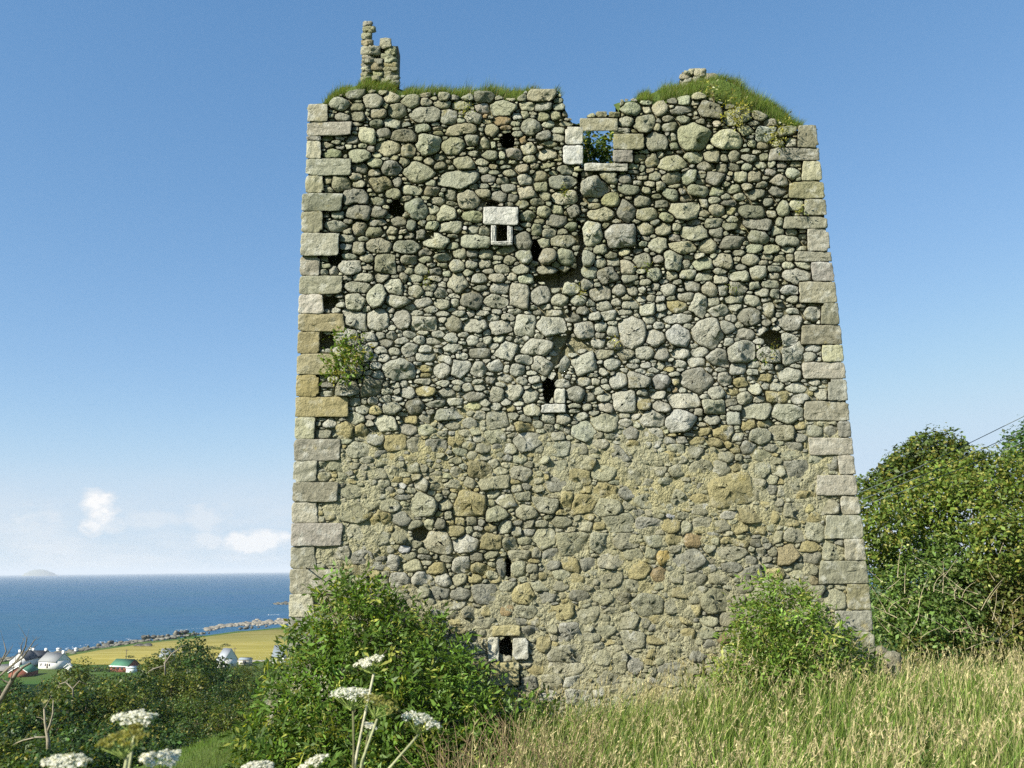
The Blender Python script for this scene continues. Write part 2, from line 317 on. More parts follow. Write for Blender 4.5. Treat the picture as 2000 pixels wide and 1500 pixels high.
# ------------------------------------------------------------------ the tower's stones, read off the photograph
# each patch: origin and scale of the enlarged view, then centre x, centre y, width, height, optional colour letter
STONES = [
((560, 20, 3.3333), """437 545 130 75;560 590 130 100;735 550 60 60;910 548 85 45;1020 560 85 70;1185 570 100 60;1280 555 140 90;1530 575 60 55;1665 555 200 90;1680 625 110 65;
905 598 75 60;1010 615 115 50;460 635 110 60;720 655 120 110;900 680 190 110;1058 700 115 105;595 675 105 70;360 698 95 60;285 685 45 40;1215 700 120 90;1400 720 120 60 o;1410 690 60 30 o;1290 690 40 30 o;1500 690 60 50;1555 685 50 60;1670 695 90 60;1755 685 70 70;1825 675 70 50;1590 765 130 110;1335 780 90 80;1705 745 90 50;1820 740 130 35;1425 765 100 30 o;1540 850 50 50 o;
765 813 150 95;632 798 105 70;525 815 110 110;885 765 110 60;1135 778 210 80;985 770 75 30;985 803 70 40;920 875 160 145;1085 888 150 125;775 743 80 38;455 740 100 30;
660 900 150 100;790 915 95 90;495 885 80 40;470 945 150 90;300 938 135 65;405 890 48 40;320 860 75 30;1285 870 90 80;1215 935 90 50;1345 875 40 60;1668 815 110 70;1710 870 140 45;1570 905 110 80;1695 940 140 80;1580 970 85 55;1400 945 70 60;1465 990 75 35;
485 1030 95 75;680 1030 140 110;765 990 80 60;855 1060 190 140;1000 1010 85 60;1155 1000 130 90;1270 990 90 50;1275 1040 95 45;1345 1020 65 40;1530 1030 110 60;1615 1015 65 40;1695 1012 120 40;1115 1100 270 125;1315 1095 120 55;1455 1060 100 55;1650 1080 95 75;1550 1105 100 70;1800 1120 180 95;
350 1130 130 100;272 1110 60 50;475 1135 90 65;610 1130 150 100;720 1120 60 75;815 1175 145 70;945 1180 110 65;1070 1200 80 80;1180 1235 150 115;1275 1195 110 60;1280 1143 75 38;1360 1143 60 30;1445 1160 95 60;1565 1185 125 85;1655 1150 110 75;1385 1215 110 70;1300 1255 90 50;1535 1265 100 60;1690 1215 75 60;
590 1245 110 65;595 1320 100 80;585 1385 120 60;725 1255 120 120;850 1300 130 140;980 1240 95 50;1040 1330 130 110;1215 1345 150 80;1570 1340 90 80;1560 1395 80 40;1675 1310 95 80;1765 1295 75 70;1755 1370 140 80;1870 1310 90 80;1070 1410 140 95;810 1400 70 85;885 1385 60 50;340 1340 100 45;320 1405 130 80;475 1415 90 100;570 1445 120 80;690 1435 80 60;870 1460 75 75;680 1480 80 35;800 1470 100 40;955 1480 130 60;1215 1430 80 60;1625 1430 65 90;1710 1450 85 60;1850 1410 80 60;255 1335 60 50;400 1485 100 60"""),
((1050, 100, 3.3333), """610 375 130 95;715 385 55 55;797 370 115 110;935 385 150 65;1055 290 110 55;1035 405 50 40;1130 380 160 110;945 445 100 60;1060 460 80 50;690 470 135 120;780 498 45 50;865 495 120 65;550 340 40 50;420 405 90 45;500 412 90 45;345 405 40 30 o;
1020 560 215 180;775 590 150 125;880 560 60 60;880 620 75 55;1245 575 190 150;1340 520 110 70;1165 470 60 55;1395 600 60 60;1480 540 130 110;1440 420 120 60;1650 590 80 70;665 560 60 40;
665 692 80 50;745 720 95 80;880 730 160 105;1135 690 105 100;1215 695 50 60;1278 680 75 80;1375 695 95 60;1470 690 80 55;1100 748 115 65;1200 762 75 65;1280 755 90 50;1360 755 70 50;678 762 35 60;735 775 55 45;690 650 100 35;
330 800 110 40;365 885 190 130;568 832 90 60;680 825 80 40;870 825 120 85;990 820 100 100;1150 830 115 95;1240 830 40 40;1320 820 90 80;1410 815 90 75;1515 790 80 50;1590 745 80 40;1660 795 100 80;1575 850 120 80;1460 870 80 50;
595 905 160 70;710 905 65 55;1045 910 150 75;1165 920 90 70;1280 895 110 60;1360 885 90 60;1555 910 100 80;1420 930 140 70;890 880 80 40;940 915 60 50;800 880 60 70;
360 970 130 30;370 1010 100 45;405 1070 190 90;575 1045 130 140;680 980 120 80;812 995 95 60;1080 990 60 60;955 1040 195 120;710 1060 140 90;1170 1035 120 90;1395 1045 180 100;1595 1030 90 110;1245 990 120 50;1500 980 80 50;840 1080 110 70;1250 1040 90 50;
350 1190 150 180;445 1140 60 60;545 1205 220 150 w;700 1160 110 75;820 1160 110 90;905 1145 70 60;1020 1185 180 100;1140 1125 110 80;1255 1140 105 50;1430 1125 220 80;1160 1180 110 70;1580 1110 80 60;1320 1178 130 25;1440 1210 140 90;
785 1265 135 100;685 1255 60 45;950 1280 160 90;1110 1270 125 95;1270 1245 130 100;1630 1235 170 75;1560 1170 80 60;320 1345 105 95;55 1335 120 110;185 1345 110 110;235 1045 80 70;
565 1310 90 50;650 1305 80 40;1130 1315 60 45;1060 1330 80 40;880 1370 120 130;1210 1365 130 110;780 1355 90 60;1070 1385 130 80;965 1390 50 80;1385 1360 120 80;1490 1340 90 40;1575 1350 80 50;410 1380 80 60;480 1330 100 50;590 1415 100 90;455 1460 130 110;755 1455 100 90;870 1460 90 70;1310 1470 150 80;1440 1440 110 100;1680 1465 190 90 w;1550 1420 100 50;1085 1470 130 60;600 1480 120 50;1190 1430 90 50;1630 1290 80 50"""),
((560, 450, 3.3333), """400 55 110 80;470 115 90 85 b;600 105 165 95;560 25 95 60;785 45 90 50;685 50 90 50;785 110 190 90;870 30 80 60;975 75 175 100;1230 70 205 90;1535 75 110 140;1620 20 60 60;1680 85 80 75;1805 75 160 85;1425 130 150 60;1695 165 115 130;1820 190 115 130;1550 170 110 90;1525 257 105 70;1210 150 80 60;
405 240 150 95 w;645 215 140 130;525 180 90 60;525 240 70 40;795 190 120 70;905 190 85 50;880 255 90 70;800 265 60 50;970 270 90 60;1105 230 100 90;1205 225 80 50;1290 220 90 60;1015 175 120 60;1375 180 80 40;1450 195 85 60;305 265 70 55 w;
495 305 140 65;625 310 90 70;470 370 200 75;695 365 130 110;760 310 60 70;840 315 100 50;960 310 110 50;1115 345 125 130;1255 315 110 75;1370 310 120 60;1470 305 70 50;
840 395 105 80;1000 410 90 80;1260 375 100 50;1380 380 130 70;1515 420 135 160;1655 425 130 125;1780 455 115 90;445 465 140 120;580 430 125 150;720 460 140 90;890 470 120 60;1010 480 100 70;1205 455 150 105;1360 465 175 85;1095 470 60 60;1900 460 110 80;1980 470 60 60;
595 580 155 140;755 580 120 135 w;895 605 180 95;1090 610 100 105 b;1225 620 160 90;1395 635 150 100 w;1550 620 140 140;1725 620 180 120;1860 570 130 60;1940 650 130 110 w;850 540 100 45;1280 540 80 40;1370 530 70 40;1485 528 110 40;1630 535 60 45;1735 540 120 50;1010 545 90 40;1120 540 90 40;1200 545 50 45;
610 685 70 50;685 685 70 60;755 720 90 45;800 680 90 50;890 665 110 30;950 720 100 55;1070 700 100 70 w;1210 715 85 70 w;1380 705 90 55;1310 715 60 60;1445 705 65 40;1640 760 190 110;1825 740 180 100;1965 740 70 60;1560 700 50 50;900 775 110 60;1085 765 130 55;1260 800 145 75;1440 785 120 120;700 790 80 60;610 780 80 50;905 828 130 70;1025 835 90 60;1140 820 90 50;235 710 40 70;265 765 70 70 b;
735 905 205 135;1015 915 110 105;1125 905 110 125;1250 905 100 110;1360 885 105 80;1500 905 110 90;1660 880 140 110 w;1790 870 105 110;1940 870 150 140;900 900 80 50 y;905 945 80 35 y;595 945 90 70;580 880 80 50;1435 900 50 60;
395 1020 150 120 b;550 1020 120 130 b;265 1005 100 40;225 968 70 45;270 1060 85 40;885 985 130 45;1015 995 100 40;1115 990 80 40;1245 985 80 40;1325 975 60 60;1425 965 110 55;1610 970 80 60;715 1010 70 40;760 995 55 60;640 1000 50 50;1175 1020 70 60;1260 1025 80 50;720 1050 70 35;
905 1050 150 70 y;1045 1055 110 70;1365 1065 100 110;1480 1050 130 100;1230 1080 150 60;1585 1080 100 100;1880 1065 110 110;1970 1090 70 60;640 1100 80 50;560 1110 80 50;
835 1145 120 110 d;965 1130 130 50;1095 1115 110 60;1210 1145 110 50 y;685 1160 120 80;490 1170 80 65;580 1170 80 60 y;940 1180 60 40 d;1065 1195 205 80;1260 1205 90 60;1360 1150 80 50;1460 1160 60 50 y;1880 1140 90 40;1960 1150 70 50;810 1235 110 60;
278 1260 95 55 w;380 1300 115 110;485 1310 90 80;250 1325 100 55;900 1300 120 70;1000 1275 50 45;1085 1270 90 60;1160 1320 90 50;1010 1325 80 40;1230 1310 80 50;835 1395 110 110 b;970 1400 150 90;1130 1445 100 60;1190 1400 100 60;1370 1410 70 60;1300 1475 100 50 b;1460 1290 60 40;1550 1230 90 50;1630 1265 70 50;1710 1290 60 70;1800 1230 110 80;1920 1210 100 50;1650 1430 70 60;1830 1300 60 50;1900 1430 120 90;1060 1480 100 40;620 1460 100 70"""),
((1100, 500, 3.3333), """245 35 70 70;420 80 100 80;300 120 140 110;440 155 150 70;580 140 90 90;610 70 80 50;730 105 90 60;680 145 100 60;900 45 135 60;800 55 40 60;1050 30 140 100;1210 25 100 60 w;1300 45 70 40;1400 25 90 70 w;1000 85 90 40;1260 105 110 75;1370 110 90 60;1150 150 160 90;1510 140 190 90 w;905 140 100 70;840 200 115 80;685 220 105 80;1345 185 130 60;1290 240 100 55;1375 245 70 70;1475 225 115 80 w;1040 225 70 75;150 190 90 70;240 250 140 100;230 190 70 40;365 220 85 90;455 230 70 70;515 220 50 50;600 200 50 60;
345 305 75 60;440 320 110 60;570 275 60 50;635 280 60 50;640 330 80 60;745 330 130 85 y;880 315 105 145;1110 285 130 60;1230 290 120 80;1015 355 140 80;1210 395 150 120;1340 350 75 110 b;1415 325 60 50;1495 280 90 65;70 400 120 45;195 395 100 50;300 390 100 70;400 365 120 40;740 410 210 65;560 420 90 50;1495 360 100 45;1410 385 60 40;1620 375 125 95;
165 485 195 110 w;320 490 90 70;450 495 165 215 w;600 535 110 110 w;755 520 150 140 w;940 505 190 180 w;1065 465 100 85;1190 505 110 75 w;1305 495 85 75;1475 435 155 110 w;1320 435 60 50;210 570 160 60;50 590 130 130;1450 555 160 95;1490 635 165 120;1080 560 70 60;
525 630 125 90;645 640 90 85 w;765 635 125 80;890 625 120 65;1010 655 135 110 w;1160 625 200 145;870 695 115 65;755 705 100 50;150 695 200 140;410 640 110 70 b;270 640 140 60 b;1600 655 95 70;1690 660 60 60;30 680 60 80;
450 715 100 35;540 710 70 40;630 720 60 50;590 745 110 35;690 740 80 30 y;390 745 80 40;945 740 60 40;1025 740 80 35;265 755 70 60;1230 755 90 45;1330 720 100 50;1470 775 160 100;
360 815 125 95;495 815 140 100 w;640 820 120 100 W;735 815 60 60 y;730 875 50 40 o;865 805 200 150 w;1050 800 90 90 w;1155 820 100 70 y;1320 790 85 60 y;270 815 60 40;210 820 60 50;30 790 50 40;80 905 120 105;225 880 100 50;185 925 90 40;400 945 160 140 w;525 960 90 100 y;625 905 140 50 w;790 945 195 110 w;910 885 90 40;1000 895 110 90;1110 885 80 60 y;1320 850 60 50;1515 860 140 65;1390 920 160 90 y;1250 870 90 80;1630 865 60 30;1685 905 95 80;1550 930 120 70;1640 825 90 40;1090 955 80 50 d;1610 900 40 30 y;
175 985 90 70;275 985 95 70;640 985 115 80 w;580 1065 165 110 w;765 1075 195 140 w;270 1085 180 115;405 1085 95 60 w;480 1045 80 50 w;440 1160 110 85 w;585 1150 145 80 w;480 1100 50 50;220 1170 90 50;310 1170 90 50;1260 1010 185 120;1460 1020 200 120;1120 990 80 40;1110 1055 95 90;970 1065 110 70;880 1020 70 60;60 1025 110 60;920 1145 90 60 y;770 1195 70 50 w;1635 1140 110 70;1740 1140 90 70;1430 1150 170 110;1130 1180 90 60;695 1200 80 50;
455 1230 90 70;605 1230 60 50 w;640 1265 60 40;530 1310 130 100;690 1305 90 70 y;990 1210 100 70 y;880 1205 90 50 y;1120 1260 80 60 y;975 1280 50 100;1500 1240 120 65;1585 1220 35 50 y;330 1300 160 120;745 1400 125 90;1025 1390 115 110 b;605 1410 120 80;525 1420 55 50;850 1280 120 80;1130 1380 60 60 y;1140 1310 60 50;110 1440 140 120 y;1000 1470 140 60 y;690 1470 180 60;870 1455 80 30 b;1480 1300 150 70;1290 1300 110 80;1740 1350 100 90;1650 1400 70 90;545 1480 90 60 b;1400 1400 100 80"""),
((560, 850, 3.3333), """1440 150 60 60;1310 140 100 50;620 170 100 70;700 140 60 70;
318 205 105 65;440 200 80 50 b;590 250 120 80;485 275 80 55 b;240 270 90 60;365 275 75 60;405 248 60 40;500 215 60 50;700 230 70 60 b;735 190 60 40;720 288 75 40;845 275 70 50;825 210 90 80;895 215 60 60;975 265 85 65;1105 240 85 75;1260 225 160 110 y;1345 185 95 65;880 325 90 95 b;965 335 95 50;1085 320 130 55;1190 310 80 70;1355 310 210 95;1000 200 120 30;910 150 110 55;1090 160 120 50;1570 195 70 50;1670 215 60 40;1770 210 120 90;1530 250 140 100;1690 270 50 40;1915 290 145 140 y;
425 370 140 95;560 370 90 75 y;670 355 70 50;755 330 60 40 w;755 405 100 45;345 350 50 50;670 460 150 90;885 455 165 155;1035 455 100 75;1200 445 200 175;1430 430 130 95;1040 375 60 35;990 405 60 50;275 500 80 115;432 515 210 115;985 515 80 40 y;1055 520 60 70;1820 430 80 130 y;1500 350 90 50;1640 350 70 60;
840 590 90 80;925 580 65 75;1000 580 70 70 d;1130 565 75 55 y;1200 560 85 60;1265 570 50 50;1325 605 80 60 y;1425 595 90 90;1575 580 80 60 b;1665 575 80 55;1790 565 140 80;1940 590 100 80;1095 625 140 80 y;1190 615 50 55;
600 665 145 100;740 650 95 120;450 645 120 130;855 648 95 40 w;980 690 175 145;1170 710 170 115 w;1335 695 140 105 y;1680 670 145 125;1545 685 90 60;1865 705 220 155;510 730 60 35;440 735 60 35 w;655 745 95 60 b;770 745 75 60 w;790 785 110 50;890 755 85 45;1510 780 165 70;1625 770 70 70 b;1410 690 60 60;
490 800 160 110 w;690 830 95 105 w;815 850 135 70;900 795 90 40;1040 795 110 60;980 865 115 85;1135 845 115 110 w;1235 790 110 60 d;1260 870 110 80 y;1340 910 90 60;1400 860 70 130;1510 870 90 110;1600 870 80 70 b;1725 845 115 65;1960 840 120 90;970 790 35 45;230 775 70 50;285 830 80 50;345 830 60 60;
735 950 140 110 w;880 930 140 85 w;1020 950 110 90 w;1125 940 95 75;480 960 100 70;570 905 80 50 y;1130 1035 135 85;1295 1035 170 145;1225 935 90 70 y;1470 945 70 30 w;1545 1040 150 130 y;1695 920 110 50 y;1610 915 60 50;1885 950 105 110 y;1780 985 110 70 b;630 950 60 60;
920 1090 100 70;1090 1110 180 60;1320 1140 110 80 y;1690 1060 130 80;1895 1045 145 80 d;1430 1130 90 110 o;1560 1140 160 90;1810 1080 70 35;1105 1215 120 45 y;1020 1230 60 60;1125 1270 95 65;1270 1230 150 75;1030 1295 60 60;1090 1320 80 70;1200 1310 120 70;955 1270 60 60;1770 1160 200 110 y;1615 1215 90 60 y;1530 1260 190 100;1840 1290 150 150 w;1730 1260 90 60;1670 1360 100 120 y;1850 1430 300 130"""),
((1100, 900, 3.0615), """260 180 140 90;500 150 105 85 b;480 80 50 45;560 75 95 55;690 60 120 75;660 135 200 60;800 110 75 30 b;935 35 110 70 b;830 150 65 50;1000 170 260 200 y;1040 40 50 40 o;500 240 160 100;690 230 100 120;820 225 110 60;1175 205 100 75;1250 110 80 60;1320 180 90 80;1410 140 150 80;1570 80 110 90;1290 245 60 60 b;
20 250 60 120 y;335 370 190 110;495 385 150 105 w;645 390 135 80;735 395 75 75;838 375 125 80 b;945 390 105 70 b;990 325 110 55 w;1125 320 140 125 y;1215 265 75 40 y;1245 335 90 85 y;1385 295 135 100;1475 285 60 60 y;1580 275 150 95;1055 400 110 65 y;1170 410 90 55 y;1240 400 55 50;1295 395 40 45;1370 375 110 40 y;1390 445 125 95 b;1500 425 130 115;1275 460 75 75;650 330 60 40 w;580 330 60 40;720 330 80 50;130 380 90 70 y;
75 490 170 140;370 485 155 100 b;660 475 115 70 y;780 480 110 90 o;895 440 70 30;905 485 60 50;985 475 90 50 y;1065 495 80 45 y;1080 460 80 30;1155 490 60 55 d;1000 550 220 80 b;1180 545 75 50 b;1255 545 60 55;1340 565 115 130 n;1485 580 110 80;1605 545 115 110;600 570 85 90 O;525 550 70 70;760 595 190 130;1215 590 70 40 b;
180 600 170 90;790 710 135 80 b;575 680 110 90 o;680 700 80 70;70 715 100 90 y;180 720 90 60 b;85 800 140 70 d;415 755 200 80;570 750 90 50;940 640 50 40 w;1000 640 160 60;1260 680 140 70 y;1505 715 60 65 n;1400 680 90 60;940 710 150 60;1090 760 120 65;720 785 140 80 y;240 815 140 90;350 815 110 100 b;510 860 180 130;910 835 170 150;1050 835 80 60;780 895 80 80 y;60 900 100 80;240 940 90 60;490 970 75 65 b;640 965 110 90 y;740 950 80 60 y;880 960 130 60;260 1015 130 70;70 1060 150 100 w;420 1075 140 120;560 1070 140 70 y;740 1050 100 110 y;280 1085 80 40;860 1030 110 80;650 1150 130 80;805 1165 100 90;420 1210 130 130 w;960 1060 100 80 o;195 1280 90 45;430 1350 190 100;650 1250 180 90;60 1200 180 140;70 1320 160 70 w;90 1420 170 100 w;210 1380 80 80 w"""),
((900, 1150, 3.3333), """690 510 280 100;680 600 280 70;570 700 130 90 w;750 700 150 130 y;880 565 110 45;1110 640 160 110 w;870 660 60 70 w;880 740 90 60 w;460 610 100 100;520 390 100 160 y;740 290 200 130;1050 470 140 130;1130 350 140 110;1270 420 100 60 y;430 490 70 50;300 560 150 120;1250 540 60 60;1380 600 180 80;420 680 90 80;330 680 100 90;1300 680 150 90 y;1500 600 130 80;1450 690 130 70"""),
]
# dressed corner stones: y0, y1, inner x (photo pixels)
QUOIN_L = [(203, 237, 640), (238, 264, 686), (265, 275, 627), (276, 309, 627), (310, 342, 685), (343, 376, 632), (378, 412, 668), (413, 454, 630),
           (455, 499, 662), (500, 538, 624), (539, 574, 668), (575, 612, 632), (613, 647, 672), (648, 690, 624), (691, 731, 656), (732, 774, 623),
           (776, 814, 680), (815, 857, 615), (858, 899, 664), (900, 941, 619), (942, 980, 660), (981, 1021, 620), (1022, 1066, 668), (1067, 1111, 616),
           (1112, 1160, 668), (1161, 1205, 613), (1206, 1270, 640), (1271, 1318, 612), (1319, 1366, 655), (1367, 1414, 612), (1415, 1470, 650)]
QUOIN_R = [(245, 288, 1558), (289, 313, 1503), (315, 352, 1567), (355, 387, 1541), (389, 420, 1571), (423, 446, 1531), (447, 490, 1577), (491, 510, 1552),
           (512, 549, 1585), (551, 591, 1561), (592, 633, 1604), (635, 672, 1565), (674, 706, 1606), (708, 739, 1567), (741, 782, 1617), (784, 821, 1571),
           (823, 853, 1636), (855, 888, 1580), (890, 926, 1638), (928, 967, 1595), (969, 1004, 1642), (1006, 1052, 1612), (1053, 1094, 1649),
           (1096, 1140, 1600), (1141, 1191, 1655), (1193, 1232, 1632), (1234, 1275, 1660), (1277, 1320, 1625)]
def edge_l(y): return np.interp(y, [200, 376.5, 377.5, 730, 1000, 1200, 1480], [601, 596, 590, 579, 570, 564, 556])
def edge_r(y): return np.interp(y, [245, 315, 390, 490, 580, 705, 820, 890, 966, 1020, 1080, 1135, 1190, 1230, 1330], [1594, 1602, 1612, 1622, 1635, 1649, 1660, 1668, 1676, 1685, 1690, 1697, 1702, 1706, 1716])
TOP_X = [590, 601, 640, 650, 672, 700, 760, 780, 800, 830, 870, 900, 930, 955, 985, 1010, 1032, 1088, 1100, 1108, 1118, 1132, 1150, 1165, 1185, 1208, 1212, 1236, 1262, 1290, 1330, 1366, 1400, 1440, 1485, 1530, 1558, 1597, 1610]
TOP_Y = [204, 204, 200, 190, 180, 172, 176, 185, 183, 180, 178, 188, 176, 176, 190, 190, 172, 173, 190, 222, 232, 236, 222, 216, 216, 218, 193, 190, 196, 195, 187, 178, 196, 205, 216, 240, 246, 245, 246]
def top_line(x): return np.interp(x, TOP_X, TOP_Y)
TURF_X = [590, 632, 650, 680, 705, 760, 790, 860, 930, 960, 1030, 1045, 1095, 1112, 1208, 1214, 1240, 1260, 1290, 1330, 1380, 1400, 1425, 1455, 1465, 1490, 1525, 1545, 1562, 1610]
TURF_Y = [206, 200, 182, 169, 163, 168, 181, 180, 183, 181, 180, 190, 200, 242, 242, 206, 200, 188, 181, 173, 161, 153, 153, 166, 183, 196, 206, 222, 243, 248]
def turf_line(x): return np.minimum(np.interp(x, TURF_X, TURF_Y), top_line(x) + 8)
# recesses in the wall face: centre x, y, half width, half height, depth m
HOLES = [(993, 272, 15, 15, .75), (772, 407, 17, 15, .42), (1046, 490, 10, 26, .7), (1088, 542, 42, 18, .22), (1071, 763, 11, 25, .9), (993, 1108, 5, 21, .9),
         (988, 1268, 12, 25, .9), (983, 456, 12, 19, .30), (652, 503, 15, 16, .30), (642, 592, 16, 12, .2), (1506, 662, 22, 24, .26), (700, 400, 18, 30, .14),
         (690, 690, 30, 45, .14), (992, 1320, 22, 30, .12), (1640, 640, 0, 0, 0), (640, 667, 14, 18, .2), (962, 397, 14, 6, .2), (820, 1042, 14, 12, .2), (1610, 455, 12, 12, .2)]
CRACKS = [([(1126, 238), (1134, 300), (1131, 360), (1133, 430), (1137, 480), (1128, 545)], 4.5, .28), ([(1112, 600), (1120, 640), (1098, 690), (1083, 740)], 2.5, .10)]
WIN = (1140, 1197, 258, 325)
# ------------------------------------------------------------------ tower
X0, Y0 = 550, 120                      # raster window, photo pixels
WW, HH = 1180, 1370
gy, gx = np.mgrid[0:HH, 0:WW]; gx = gx + X0; gy = gy + Y0
def fill_map(px, py):
    """how full of mortar the joints are, 0 open .. 1 flush"""
    xi = np.clip(np.round(np.asarray(px) - X0).astype(int), 0, WW - 1); yi = np.clip(np.round(np.asarray(py) - Y0).astype(int), 0, HH - 1)
    return FILL[yi, xi]
blot = .6 * vnoise((HH, WW), 130, 5) + .4 * vnoise((HH, WW), 55, 6)
FILL = np.clip(sstep(640, 1010, gy + 190 * blot) * .86 + .06 * sstep(480, 700, gy), 0, 1)
FILL = np.maximum(FILL, .36 * sstep(500, 640, gy))
for bx, by, rx, ry, k in ((930, 1010, 130, 80, -.55), (880, 1110, 150, 60, -.4), (740, 930, 90, 130, .35), (1220, 930, 160, 70, .3), (1520, 930, 120, 90, .3),
                          (1350, 830, 90, 50, -.45), (1500, 1060, 110, 50, -.2)):
    FILL += k * np.exp(-(((gx - bx) / rx) ** 2 + ((gy - by) / ry) ** 2))
FILL = np.clip(FILL, 0, 1)

# --- lay the stones out in the plane of the face
seeds = []                              # cx, cy, a, b, exponent, rotation, k3, p3, k5, p5, colour, manual
occ = np.ones((HH, WW), bool)
inside = (gy > top_line(gx) + 1) & (gx > edge_l(gy)) & (gx < edge_r(gy)) & (gy < 1470)
for side, Q in ((-1, QUOIN_L), (1, QUOIN_R)):
    for y0, y1, xi in Q:
        if side < 0: inside[y0 - Y0 - 1:y1 - Y0 + 2, :xi - X0 + 2] = False
        else: inside[y0 - Y0 - 1:y1 - Y0 + 2, xi - X0 - 1:] = False
DRESSED = [  # frames of the openings: x0, x1, y0, y1, colour, proud m, depth m, name
    (1133, 1207, 231, 256, 'q', .06, .26, 'lintel'), (1104, 1139, 248, 282, 'w', .05, .26, 'jamb'), (1100, 1139, 284, 321, 'W', .05, .26, 'jamb'),
    (1198, 1258, 261, 292, 'q', .05, .26, 'jamb'), (1197, 1236, 293, 317, 'q', .05, .26, 'jamb'), (1200, 1230, 250, 260, 'q', .04, .26, 'jamb'),
    (1141, 1226, 319, 334, 'w', .05, .26, 'sill'),
    (944, 1012, 404, 439, 'W', .07, .3, 'niche_lintel'), (959, 969, 440, 478, 'W', .05, .3, 'niche_jamb'), (991, 1001, 440, 478, 'W', .05, .3, 'niche_jamb'), (960, 1001, 471, 479, 'W', .055, .3, 'niche_sill'),
    (1083, 1104, 759, 788, 'w', .04, .3, 'jamb'), (1057, 1105, 789, 806, 'W', .04, .3, 'sill'),
    (953, 974, 1245, 1292, 'w', .04, .3, 'jamb'), (1001, 1032, 1246, 1288, 'w', .05, .3, 'jamb'), (962, 1016, 1222, 1242, 'y', .03, .3, 'lintel'), (958, 1014, 1294, 1340, 'y', .03, .3, 'sill')]
for x0, x1, y0, y1, *_ in DRESSED: inside[y0 - Y0 - 1:y1 - Y0 + 2, x0 - X0 - 1:x1 - X0 + 2] = False
inside[WIN[2] - Y0 - 2:WIN[3] - Y0 + 2, WIN[0] - X0 - 2:WIN[1] - X0 + 2] = False
deep = np.zeros((HH, WW)); HN = .6 * vnoise((HH, WW), 22, 14) + .5 * vnoise((HH, WW), 9, 15)
for hx, hy, hw, hh, hd in HOLES:
    if hw == 0: continue
    rr = ((gx - hx) / hw) ** 2 + ((gy - hy) / hh) ** 2 + .9 * HN * (hw > 9)
    if hd > .15: inside[rr < .9] = False
    deep = np.maximum(deep, hd * sstep(1.35, .75, rr))
for pts, hw, hd in CRACKS:
    for (ax, ay), (bx, by) in zip(pts[:-1], pts[1:]):
        t = np.clip(((gx - ax) * (bx - ax) + (gy - ay) * (by - ay)) / ((bx - ax) ** 2 + (by - ay) ** 2), 0, 1)
        dd = np.hypot(gx - ax - t * (bx - ax), gy - ay - t * (by - ay)) + 6.0 * HN
        inside[dd < hw * .75] = False
        deep = np.maximum(deep, hd * sstep(hw + 2, hw - 1.5, dd))
occ = ~inside
def shape_fn(s, X, Y):
    cx, cy, a, b, e, ro, k3, p3, k5, p5 = s[:10]
    dx, dy = X - cx, Y - cy; c, q = math.cos(ro), math.sin(ro)
    u, v = (dx * c + dy * q) / a, (-dx * q + dy * c) / b
    ang, dist = k3, p3                   # a rounded polygon: a few broken sides
    acc = 0
    for a_, d_ in zip(ang, dist): acc = acc + np.maximum(0, (u * math.cos(a_) + v * math.sin(a_)) / d_) ** e
    return (acc + 1e-9) ** (1 / e)
def window(cx, cy, rx, ry):
    return (slice(max(0, int(cy - ry - Y0)), min(HH, int(cy + ry - Y0) + 2)), slice(max(0, int(cx - rx - X0)), min(WW, int(cx + rx - X0) + 2)))
def try_seed(cx, cy, w, h, col, manual, limit):
    up = 1 - float(fill_map(cx, cy))
    K = int(rng.choice([4, 5, 6, 7], p=[.42, .34, .17, .07])); ang = (rng.normal(0, .16) if K == 4 else rng.uniform(0, 6.28)) + np.arange(K) * 6.283 / K + rng.normal(0, .17, K)
    s = [cx, cy, w / 2, h / 2, rng.uniform(6, 16) if cy < 480 else rng.uniform(10, 30), rng.normal(0, .08 if w > 1.25 * h else .2),
         ang, rng.uniform(.90, 1.08, K) * (.96 if K == 4 else 1), 0, 0, col, manual]
    R = max(w, h) * .70 + 2; wy, wx = window(cx, cy, R, R)
    d = shape_fn(s, gx[wy, wx], gy[wy, wx]) < .93
    n = d.sum()
    if n == 0 or (occ[wy, wx] & d).sum() > limit * n: return False
    occ[wy, wx] |= d; seeds.append(s); return True
for (ox, oy, sc), txt in STONES:
    for it in txt.replace('\n', '').split(';'):
        v = it.split()
        if len(v) < 4: continue
        try_seed(ox + float(v[0]) / sc, oy + float(v[1]) / sc, float(v[2]) / sc * 1.08, float(v[3]) / sc * 1.08, v[4] if len(v) > 4 else '', True, .42)
for w, h, lim in ((54, 38, .08), (44, 30, .09), (36, 24, .10), (30, 18, .11), (28, 12, .12), (22, 14, .12), (24, 8, .14), (15, 10, .15), (18, 7, .16), (12, 7, .17), (12, 5, .19)):
    for rep in range(2):
        I = np.zeros((HH + 1, WW + 1), np.int32); I[1:, 1:] = occ.cumsum(0).cumsum(1)
        a, b = int(w * .42), int(h * .42)
        cnt = I[2 * b:, 2 * a:] - I[:-2 * b or None, 2 * a:] - I[2 * b:, :-2 * a or None] + I[:-2 * b or None, :-2 * a or None]
        yy, xx = np.nonzero(cnt[:, :] < lim * 4 * a * b)
        if not len(yy): continue
        od = rng.permutation(len(yy))[:2600]
        for k in od:
            cx, cy = xx[k] + a + X0, yy[k] + b + Y0
            if occ[min(cy - Y0, HH - 1), min(cx - X0, WW - 1)]: continue
            f = rng.uniform(.85, 1.2)
            try_seed(cx, cy, w * f, h * rng.uniform(.85, 1.15), '', False, lim + .04)
NS = len(seeds)
